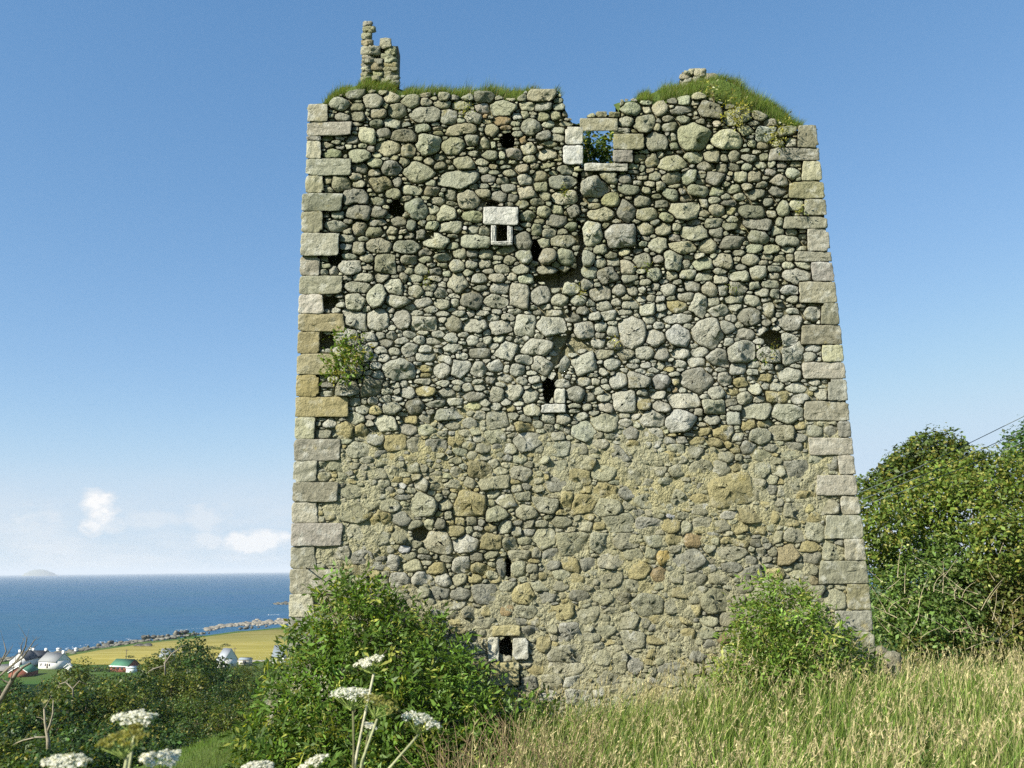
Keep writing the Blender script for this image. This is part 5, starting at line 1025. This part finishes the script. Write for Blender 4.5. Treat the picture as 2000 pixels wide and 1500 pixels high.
def top_at(px, py, dist, h):
    """ground spot whose tree of height h shows its top at this pixel"""
    d = rays(np.array([float(px)]), np.array([float(py)]))[0]; d = d / np.hypot(d[0], d[1]); P = d * dist; z = EYE + P[2]
    return np.array([P[0], P[1], z - h])
used = set()
LB = ['olive-green tree in the wood below the tower', 'dark green tree in the wood below the tower', 'yellowish tree in the wood below the tower', 'small dark tree in the wood below the tower']
trees = [(370, 1270, 100, 1), (384, 1284, 97, 0), (345, 1284, 102, 0), (322, 1298, 96, 2), (380, 1306, 88, 1)]
for y_, d_, x0, x1 in ((1332, 96, 150, 400), (1346, 84, 100, 425), (1362, 72, 95, 450), (1384, 60, 20, 470), (1412, 50, -20, 470), (1440, 42, -30, 460), (1470, 35, -30, 430), (1502, 30, -20, 390)):
    m_ = int((x1 - x0) / 74) + 1
    for i in range(m_): trees.append((x0 + (x1 - x0) * (i + .5) / m_ + tl.normal(0, 12), y_ + tl.normal(0, 10), d_ * tl.uniform(.95, 1.05), int(tl.choice(4, p=[.33, .27, .2, .2]))))
for y_, d_, x0, x1 in ((1313, 112, 440, 600), (1326, 92, 440, 600), (1348, 74, 450, 600), (1372, 60, 470, 590), (1398, 50, 470, 580)):
    for i in range(4): trees.append((x0 + (x1 - x0) * (i + .5) / 4 + tl.normal(0, 8), y_ + tl.normal(0, 4), d_ * tl.uniform(.95, 1.05), int(tl.choice([1, 3, 2, 0] if y_ < 1340 else [2, 0, 2, 3]))))
trees += [(150, 1316, 120, 2), (60, 1334, 150, 3), (25, 1336, 150, 1)]
for x, y, d, k in trees:
    Hb = 6.3 if k == 3 else 7.6; L_ = top_at(x, y, d, 0); g = float(ground(L_[0], L_[1])); sc = float(np.clip((L_[2] - g) / Hb, .6, 1.7)); L_[2] = L_[2] - Hb * sc if (L_[2] - g) / Hb < .6 else g
    e = protos[k] if k not in used else None
    if e is None: e = copy_tree(protos[k], L_, tl.uniform(0, 6.28), sc)
    else: e.location = L_; e.scale = (sc, sc, sc); used.add(k)
    wh_ = 'at the far edge of the wood, towards the houses' if d >= 78 else 'in the middle of the wood below the tower' if d >= 46 else 'at the near edge of the wood, below the lawn'
    nm_ = ['olive-green tree', 'dark green tree', 'yellowish tree', 'small dark tree'][k]
    props(e, f'{nm_} {wh_}', 'tree', f'{nm_}s {wh_}')
def hit(px, py, up):
    """where the sight line comes down to a height `up` over the ground"""
    d = rays(np.array([float(px)]), np.array([float(py)]))[0]; d = d / np.hypot(d[0], d[1]); q = np.linspace(58, 700, 1500)
    z = EYE + d[2] * q; g = ground(d[0] * q, d[1] * q) + up; i = int(np.argmax(z < g)); return np.array([d[0] * q[i], d[1] * q[i], z[i]])
# hedge and scrub between the wood and the houses
for k, (x0, x1, y, d, lb) in enumerate(((450, 600, 1304, 150, 'long dark hedge in front of the white houses'), (455, 600, 1338, 75, 'grassy scrub bank beside the tower corner'), (140, 330, 1300, 300, 'hedge line along the lower edge of the golden field'), (455, 560, 1291, 400, 'low hedge between the road and the field'), (172, 222, 1288, 420, 'dark gorse patch in the golden field'),
                                       (385, 440, 1263, 520, 'green gorse patch high in the golden field'), (255, 305, 1268, 480, 'gorse around the field outcrops'), (350, 366, 1259, 520, 'tiny dark bush in the field'))):
    pf = []
    for x in np.linspace(x0, x1, max(3, int((x1 - x0) / 11))):
        dd = rays(np.array([x]), np.array([y + tl.normal(0, 2)]))[0]; dd = dd / np.hypot(dd[0], dd[1]); P = dd * d * tl.uniform(.96, 1.04); P[2] += EYE
        g = float(ground(P[0], P[1])); R = {0: 2.6, 1: 2.4, 2: 2.0, 3: 1.3, 4: 2.4, 5: 2.0, 6: 1.6, 7: 1.8}[k]; P[2] = max(P[2], g + R * .3) if k in (0, 1) else g + R * .35
        if k < 2: P = hit(x, y + tl.normal(0, 3), R * .9); P[2] -= R * .5
        pf.append((P, (R * 1.5, R, R * (1.0 if k < 2 else .6))))
    lo = np.array([p[0] for p in pf]).mean(0); rt = np.array([lo[0], lo[1], float(ground(lo[0], lo[1]))])
    shrub('hedge' if k in (0, 2, 3) else 'scrub', lb, 'hedge' if k in (0, 2, 3) else 'bush', pf, 9 if k < 2 else 3, .22 if k == 1 else .3 if k == 0 else .7, .6, (.05, .085, .022) if k != 1 else (.10, .12, .03), 80 + k, 0, .2, False, rt)
# dead branches
def dead_tree(label, segs, dist, seed, r0, col=(.17, .15, .115)):
    r = np.random.default_rng(seed); mb = MB(); base = None
    for pts, ra_, rb_ in segs:
        P = np.array([on_wall(np.array([float(x)]), np.array([float(y)]), np.array([dist + (dz if len(q) else 0)]))[0] for x, y, *q in pts for dz in [q[0] if q else 0]])
        mb.tube(P, np.linspace(ra_, rb_, len(P)) * .62, 6, np.r_[col, 1])
        for q in range(5):                                     # fine side twigs
            i_ = r.integers(1, len(P)); a_ = P[i_]; L_ = np.linalg.norm(P[-1] - P[0]) * r.uniform(.12, .3); v_ = unit(unit(P[i_] - P[i_ - 1]) + r.normal(0, .7, 3) + [0, 0, .3]) * L_
            t_ = np.linspace(0, 1, 4)[:, None]; mb.tube(a_ + v_ * t_ + r.normal(0, .06, 3) * L_ * t_ * t_ * 4, np.linspace(rb_ * .45, rb_ * .12, 4), 4, np.r_[col, 1])
    props(mb.build('dead_tree', M_BARK, None, True), label, 'tree')
dead_tree('bare dead tree with grey lichened branches at the wood edge', [([(-60, 1460), (-20, 1390), (5, 1362), (20, 1335), (32, 1315), (45, 1303), (60, 1295)], .10, .03), ([(5, 1362), (-10, 1330), (10, 1310), (28, 1296), (42, 1278), (50, 1262), (52, 1246)], .05, .012), ([(28, 1296), (44, 1285), (56, 1268), (66, 1252), (70, 1248)], .03, .008),
          ([(42, 1278), (41, 1262), (46, 1250)], .02, .006), ([(-20, 1350), (-8, 1312), (4, 1290), (12, 1272), (8, 1256)], .04, .01), ([(4, 1290), (16, 1276), (24, 1262)], .02, .006), ([(56, 1268), (66, 1264), (75, 1258)], .014, .005), ([(-80, 1520), (-60, 1460)], .14, .1), ([(-82, 1700), (-80, 1520)], .16, .14)], 16.0, 1, .1)
dead_tree('pale forked snag rising from the dark wood', [([(95, 1470), (94, 1445), (92, 1432), (88, 1412), (86, 1385)], .12, .04), ([(92, 1432), (98, 1415), (103, 1395), (104, 1368)], .07, .02), ([(94, 1440), (70, 1440), (45, 1446), (30, 1452)], .06, .02)], 28.0, 2, .1, (.26, .23, .165))
dead_tree('crooked dead bough above the round tree top', [([(323, 1318), (322, 1296), (324, 1288), (322, 1276)], .12, .03), ([(322, 1296), (335, 1277), (346, 1270), (353, 1264)], .08, .03), ([(322, 1300), (300, 1306), (290, 1312)], .06, .03)], 58.0, 3, .1, (.26, .23, .18))
dead_tree('pair of pale dead twigs among the wood crowns', [([(143, 1362), (142, 1345), (128, 1332), (117, 1336)], .08, .03), ([(128, 1332), (137, 1324)], .05, .02), ([(142, 1345), (155, 1330), (166, 1336)], .05, .02)], 46.0, 4, .1, (.27, .24, .18))

# --- fallen masonry beside the tower
for k, (x, y, d, rp, lb) in enumerate(((548, 1335, 14.2, 17, 'mossy block of fallen masonry by the left corner'), (540, 1362, 14.0, 17, 'lower fallen block half hidden by the elder bush'), (1742, 1286, 13.6, 17, 'weathered boulder at the foot of the right corner'), (1722, 1270, 14.0, 11, 'small broken stone leaning on the right corner'))):
    c = on_wall(np.array([float(x)]), np.array([float(y)]), np.array([d]))[0]; R = rp * d / FPX; V_, F_, G_ = rock_mesh(90 + k); g = float(ground(c[0], c[1]))
    zz = c[2] - R * .7; V_ = V_ * [R * 1.1, R, R] + c
    if zz > g: lo_ = V_[:, 2] < c[2]; V_[lo_, 2] = c[2] - (c[2] - V_[lo_, 2]) * (c[2] - g + .1) / (R * .75); V_[lo_, :2] = c[:2] + (V_[lo_, :2] - c[:2]) * .9
    props(obj('fallen_stone', V_, [F_, G_], M_STONE, None, True, np.tile([.25, .235, .16, .5], (len(V_), 1))), lb, 'stone')
# ------------------------------------------------------------------ grass
def blades(P, H, W, lean, r, seg=3, curl=.35, ctip=None, cbase=None, val=.22):
    """tapered bent blades: P base points, H heights, W widths, lean (n,2) horizontal tip offset"""
    n = len(P); az = r.uniform(0, 6.28, n); sx, sy = np.cos(az) * W / 2, np.sin(az) * W / 2; V = []; T = []
    k_ = np.exp(r.normal(0, val, (n, 1)))
    for i in range(seg + 1):
        t = i / seg; w = (1 - t) ** .7 if i < seg else 0
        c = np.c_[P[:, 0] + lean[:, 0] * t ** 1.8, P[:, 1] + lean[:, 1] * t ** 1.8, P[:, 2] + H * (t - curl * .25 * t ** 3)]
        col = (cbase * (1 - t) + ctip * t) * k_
        if i < seg:
            V += [c + np.c_[sx, sy, 0 * sx] * w, c - np.c_[sx, sy, 0 * sx] * w]; T += [col, col]
        else: V.append(c); T.append(col)
    nv = 2 * seg + 1; V = np.stack(V, 1).reshape(-1, 3); T = np.stack(T, 1).reshape(-1, 3); b = np.arange(n)[:, None] * nv
    F4 = np.concatenate([b + np.array([[2 * i, 2 * i + 1, 2 * i + 3, 2 * i + 2]]) for i in range(seg - 1)]) if seg > 1 else np.zeros((0, 4), int)
    F3 = b + np.array([[2 * seg - 2, 2 * seg - 1, 2 * seg]])
    return V, F4, F3, np.hstack([T, np.ones((len(T), 1))])
def cols(a, b, n, r):
    t = r.random((n, 1)); return np.asarray(a) * (1 - t) + np.asarray(b) * t
gr = np.random.default_rng(99)
def meadow_pts(n, keep):
    out = []; m = 0
    while m < n:
        y = 4.8 + 11.5 * gr.random(n) ** .75; x = (gr.random(n) * 1.35 - .42) * (y * .72)
        ok = keep(x, y); out.append(np.c_[x[ok], y[ok]]); m += ok.sum()
    P = np.concatenate(out)[:n]
    ci = gr.integers(0, len(CL), n); far_ = np.arange(n) % 3 > 0                     # two in three stand in tussocks
    Q = CL[ci] + gr.normal(0, .11, (n, 2)); okq = far_ & keep(Q[:, 0], Q[:, 1]); P[okq] = Q[okq]; meadow_pts.clump = np.where(okq, ci, -1)
    return np.c_[P, ground(P[:, 0], P[:, 1]) - .02]
def in_meadow(x, y):
    px = 1000 + FPX * x / (y * .98)
    wall = (x > -3.6) & (x < 6.05) & (y > 13.75)
    bush = (px < 1010 + 40 * np.sin(y * 3)) & (y > 8.8)
    left = px < 880
    return ~wall & ~bush & ~left & (px < 2150)
yy_ = 4.8 + 11.5 * gr.random(2600) ** .75; xx_ = (gr.random(2600) * 1.35 - .42) * (yy_ * .72); kk_ = in_meadow(xx_, yy_); CL = np.c_[xx_[kk_], yy_[kk_]]
CLEAN = np.c_[gr.normal(.07, .16, len(CL)), gr.normal(0, .12, len(CL))]; CH = np.exp(gr.normal(0, .22, len(CL)))
def clumped(H, lean):
    c_ = meadow_pts.clump; k_ = c_ >= 0; H = np.where(k_, H * CH[c_], H * .9); lean = lean + np.where(k_[:, None], CLEAN[c_], 0); return H, lean
# green under-storey
n = 40000; P = meadow_pts(n, in_meadow); H = gr.uniform(.25, .78, n); lean = gr.normal(0, .14, (n, 2)) + [.06, 0]; H, lean = clumped(H, lean)
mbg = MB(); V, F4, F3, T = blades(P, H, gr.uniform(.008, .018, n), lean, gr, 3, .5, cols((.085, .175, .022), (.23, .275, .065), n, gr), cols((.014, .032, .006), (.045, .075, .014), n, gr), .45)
props(obj('meadow_grass', V, [F4, F3], M_GRASS, None, False, T, np.zeros(3)), 'green under-storey of the long meadow grass', kind='stuff')
# tall straw-coloured stems with seed heads
n = 3300; P = meadow_pts(n, in_meadow); P = P[gr.random(n) < np.clip(1.15 - .09 * (9.5 - P[:, 1]) * (P[:, 0] > 1.5) - .07 * np.maximum(P[:, 0] - 2.5, 0) * (P[:, 1] < 9.5), .25, 1)]; n = len(P); patch = .5 + .5 * np.sin(P[:, 0] * 1.3 + 1) * np.sin(P[:, 1] * .9); H = gr.uniform(.6, 1.05, n) * (.8 + .3 * patch) * np.where(gr.random(n) < .10, 1.42, 1)
lean = np.c_[gr.normal(.14, .17, n), gr.normal(0, .12, n)]
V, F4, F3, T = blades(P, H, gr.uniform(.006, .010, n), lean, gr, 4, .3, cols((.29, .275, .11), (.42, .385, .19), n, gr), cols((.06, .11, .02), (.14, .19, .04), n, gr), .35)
mb = MB(); mb.add(V, [F4, F3], T)
# seed heads: short plumes of slivers round the top third of each stem
nh = 11; tip = np.c_[P[:, 0] + lean[:, 0], P[:, 1] + lean[:, 1], P[:, 2] + H * .925]; low = np.c_[P[:, 0] + lean[:, 0] * .62 ** 1.8, P[:, 1] + lean[:, 1] * .62 ** 1.8, P[:, 2] + H * .62]
hl = np.where(gr.random(n) < .6, 1.0, .55); bigp = np.where(gr.random(n) < .22, 1.5, 1.0)
for k in range(nh):
    t = (k + gr.random(n)) / nh; c = tip + (low - tip) * (t * .62 * hl)[:, None]
    d = unit(tip - low) + gr.normal(0, 1, (n, 3)) * np.where(bigp > 1, .55, .22)[:, None]; d = unit(d) * (gr.uniform(.025, .055, n) * (.4 + t) * bigp)[:, None]; s = unit(np.cross(d, gr.normal(size=(n, 3)))) * (gr.uniform(.003, .006, n) * np.sqrt(bigp))[:, None]
    V = np.stack([c - s, c + s, c + d], 1).reshape(-1, 3); cc = np.repeat(cols((.30, .255, .13), (.48, .42, .235), n, gr) * np.exp(gr.normal(0, .25, (n, 1))), 3, 0)
    mb.add(V, [np.arange(3 * n).reshape(-1, 3)], np.hstack([cc, np.ones((3 * n, 1))]))
props(mb.build('seeding_grass', M_GRASS, None, False, np.zeros(3)), 'tall straw-coloured seeding grass in front of the tower', kind='stuff')
# nettles and broad leaves between the stems
n = 2600; P = meadow_pts(n, in_meadow); P[:, 2] += gr.uniform(.05, .4, n)
V = leaf_quads(P, gr.normal(0, .5, (n, 3)) + [0, -.3, .8], gr.uniform(.05, .13, n), .5, gr); T = np.repeat(leaf_colors(n, (.09, .17, .04), gr, .2, .3, (.3, .28, .1)), 4, 0)
props(obj('meadow_leaves', V, [np.arange(4 * n).reshape(-1, 4)], M_LEAF, None, False, np.hstack([T, np.ones((4 * n, 1))]), np.zeros(3)), 'broad green leaves low in the meadow grass', kind='stuff')
# short lawn on the shoulder left of the bush and under the flowers
n = 26000; y = gr.uniform(3.0, 14.5, n); x = gr.uniform(-5.4, -.2, n); ok = ~((x > -3.7) & (y > 13.8)); x, y = x[ok], y[ok]; n = len(x)
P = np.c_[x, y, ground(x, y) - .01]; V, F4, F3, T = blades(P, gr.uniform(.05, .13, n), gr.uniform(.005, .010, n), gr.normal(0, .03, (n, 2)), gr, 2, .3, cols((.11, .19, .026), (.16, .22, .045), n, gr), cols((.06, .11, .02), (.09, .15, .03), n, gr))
props(obj('lawn_grass', V, [F4, F3], M_GRASS, None, False, T, np.zeros(3)), 'short green grass on the shoulder left of the tower', kind='stuff')
# brown dead stems at the foot of the elder
mb = MB()
for k in range(150):
    px, d = gr.uniform(860, 1120), gr.uniform(8.6, 10.2); x = (px - 1000) / FPX * d; b = np.array([x, d, float(ground(x, d))]); h = gr.uniform(.4, .95); l_ = gr.normal(0, .22, 2)
    t = np.linspace(0, 1, 5)[:, None]; Q = b + np.array([l_[0], l_[1] * .5, h]) * t + np.array([gr.normal(0, .1), 0, 0]) * t * t
    mb.tube(Q, np.linspace(.006, .002, 5), 4, np.r_[np.array([.19, .14, .08]) * gr.uniform(.5, 1.5), 1])
    for q in range(3):
        a = Q[gr.integers(2, 5)]; mb.tube([a, a + [gr.normal(0, .1), gr.normal(0, .05), gr.uniform(.05, .2)]], [.003, .0015], 3, np.array([.17, .125, .07, 1]))
props(mb.build('dry_stems', M_BARK), 'brown dead stems at the foot of the elder bush', kind='stuff')
# grass on the wall head
hx2 = gr.uniform(630, 1568, 30000); hump = (hx2 < 800) | (hx2 > 1240) | (gr.random(len(hx2)) < .5); hump &= ~((hx2 > 1095) & (hx2 < 1238)); rag = np.interp(hx2, np.arange(600, 1600, 22), gr.uniform(-.55, 1.0, 46)); hump &= (rag > -.1) | (hx2 > 1300); hx2 = hx2[hump]; n = len(hx2)
fr = gr.random(n) ** 1.4; yd = WALL + .12 + fr * .75; s0 = top_line(hx2) + 2; s1 = turf_line(hx2) + 2
py = np.where(fr < .32, s0 + (s1 - s0) * fr / .32, s1)
P = on_wall(hx2, py + 3, yd); xf = on_wall(hx2, s0, np.full(n, WALL + .12)); P[:, 0] = xf[:, 0] + (P[:, 0] - xf[:, 0]) * .2
dry = gr.random(n) < .18; H = gr.uniform(.10, .26, n) * np.where(gr.random(n) < .04, 1.9, 1) * (.55 + .6 * np.abs(rag[hump])); lean = np.c_[gr.normal(.06, .05, n), gr.normal(-.05, .06, n)]
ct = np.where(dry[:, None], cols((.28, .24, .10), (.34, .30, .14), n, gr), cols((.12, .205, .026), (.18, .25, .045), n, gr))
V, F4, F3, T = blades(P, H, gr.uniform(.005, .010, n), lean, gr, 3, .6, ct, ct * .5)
props(obj('wall_top_turf', V, [F4, F3], M_GRASS, None, False, T, np.array([0, WALL, 8.])), 'shaggy green turf growing along the broken wall head', kind='stuff')

# ------------------------------------------------------------------ hogweed
M_PETAL = leaf_material('white_floret', .7, .2, .1)
def umbel(mb_st, mb_fl, c, up, R, r, white, rays_n=19):
    """flat-topped flower head: rays from the node, each with its own little cluster"""
    up = up / np.linalg.norm(up); a = np.cross(up, [.3, .2, .9]); a /= np.linalg.norm(a); b = np.cross(up, a); node = c - up * R * .62
    for k in range(rays_n):
        q = math.sqrt((k + .5) / rays_n); an = k * 2.4 + r.normal(0, .15); e = c + (a * math.cos(an) + b * math.sin(an)) * R * q * .86 + up * R * (.16 * (1 - q * q) + r.normal(0, .03))
        m_ = (node + e) / 2 + (a * math.cos(an) + b * math.sin(an)) * R * q * .1
        mb_st.tube([node, m_, e - up * R * .10], [.0016, .0014, .0011], 4, np.array([.22, .28, .08, 1]))
        nn = 46; d = unit(r.normal(size=(nn, 3)) + up * .9); rr_ = R * .235
        P = e + (d - up * (d @ up)[:, None] * .45) * rr_ * r.uniform(.35, 1, (nn, 1))
        if white:
            V = leaf_quads(P, d * .4 + up + r.normal(0, .35, (nn, 3)), r.uniform(.006, .0105, nn), .75, r, .05); T = np.repeat(np.array([[.70, .69, .58]]) * r.uniform(.8, 1.08, (nn, 1)), 4, 0)
            mb_fl.add(V, [np.arange(4 * nn).reshape(-1, 4)], np.hstack([T, np.ones((4 * nn, 1))]))
        else:
            nn = 20; P = P[:nn]; V = leaf_quads(P, r.normal(size=(nn, 3)), r.uniform(.008, .012, nn), .6, r, .3); T = np.repeat(np.array([[.26, .25, .07]]) * r.uniform(.6, 1.35, (nn, 1)), 4, 0)
            mb_fl.add(V, [np.arange(4 * nn).reshape(-1, 4)], np.hstack([T, np.ones((4 * nn, 1))]))
    return node
def hogweed(label, heads, foot, dist, seed, stemcol=(.30, .31, .17)):
    """heads: (photo x, y, width px, white, lean x); foot: photo x the stem runs down to"""
    r = np.random.default_rng(seed); f = on_wall(np.array([float(foot[0])]), np.array([float(foot[1])]), np.array([dist]))[0]; g = float(ground(f[0], f[1]))
    root = np.array([f[0], f[1], g]); e = empty('hogweed', root); props(e, label, 'flower'); first = None
    for k, (x, y, w, white, lx) in enumerate(heads):
        c = on_wall(np.array([float(x)]), np.array([float(y)]), np.array([dist + .12 * (k % 2)]))[0]; R = w / 2 * dist / FPX; ms_, mf_ = MB(), MB()
        nd_ = umbel(ms_, mf_, c, np.array([lx, -.12, 1.0]), R, r, white)
        if first is None:
            t = np.linspace(0, 1, 9)[:, None]; Q = root + (nd_ - root) * t; Q[:, 0] += (f[0] - root[0] + .02) * np.sin(t[:, 0] * 3.1); Q[:, 0] = np.interp(Q[:, 2], [root[2], f[2], nd_[2]], [root[0], f[0], nd_[0]]); Q[:, 0] += .012 * np.sin(t[:, 0] * 7)
            ms2 = MB(); ms2.tube(Q, np.linspace(.009, .0042, 9), 8, np.r_[stemcol, 1]); ms2.build('stem', M_BARK, e, True); first = Q
        else:
            a = first[5 if k == 1 else 4]; t = np.linspace(0, 1, 6)[:, None]; Q = a + (nd_ - a) * t; Q[:, 2] -= .05 * np.sin(t[:, 0] * 3.14) * abs(nd_[0] - a[0]) * 4
            ms2 = MB(); ms2.tube(Q, np.linspace(.005, .003, 6), 6, np.r_[stemcol, 1]); ms2.build('side_stem', M_BARK, e, True)
        hd = mf_.build('flower_head' if white else 'seed_head', M_PETAL if white else M_LEAF, e, False); ms_.build('flower_rays', M_BARK, hd)
    return e
hogweed('tallest hogweed with a white umbel above the others', [(721, 1294, 66, 1, -.25)], (697, 1500), 3.4, 1, (.42, .40, .28))
hogweed('hogweed with a broad flat white umbel on a dark stem', [(690, 1358, 88, 1, .15), (722, 1418, 30, 1, .3)], (694, 1500), 3.3, 2, (.12, .12, .06))
hogweed('hogweed gone to yellow-green seed beside the white umbels', [(742, 1376, 84, 0, .35)], (704, 1500), 3.2, 3)
hogweed('hogweed with a white umbel on an arching stem', [(822, 1408, 78, 1, .3)], (752, 1500), 3.35, 4)
hogweed('blurred hogweed with a flat white umbel over the wood', [(261, 1405, 84, 1, .05)], (232, 1500), 2.3, 5)
hogweed('blurred hogweed seed head with yellow-green clusters', [(240, 1446, 98, 0, -.1), (264, 1420, 26, 0, 0)], (228, 1500), 2.1, 6)
hogweed('low hogweed umbel at the bottom beside the wood', [(315, 1484, 86, 1, .1)], (318, 1560), 2.2, 7)
hogweed('lowest hogweed umbel cut by the picture edge left of the seed head', [(127, 1492, 90, 1, .05)], (130, 1580), 2.1, 8)
hogweed('white umbel tilted in front of the elder leaves', [(612, 1491, 62, 1, -.4)], (620, 1580), 2.9, 9)
hogweed('pale umbel barely rising below the elder bush', [(505, 1500, 62, 1, .1)], (506, 1580), 2.8, 10)

# ------------------------------------------------------------------ sea air
mh = bpy.data.materials.new('sea_haze'); mh.use_nodes = True; mh.node_tree.nodes.clear()
ov = mh.node_tree.nodes.new('ShaderNodeOutputMaterial'); pv = mh.node_tree.nodes.new('ShaderNodeVolumePrincipled')
pv.inputs['Color'].default_value = (.86, .92, 1.0, 1); pv.inputs['Density'].default_value = 5e-5; pv.inputs['Anisotropy'].default_value = 0.0
mh.node_tree.links.new(pv.outputs[0], ov.inputs['Volume'])
mb = MB(); mb.box(-62000, 62000, -62000, 62000, SEA - 10, EYE + 150); hz = mb.build('haze', mh)
props(hz, 'thin pale sea haze over the whole coast', kind='stuff')
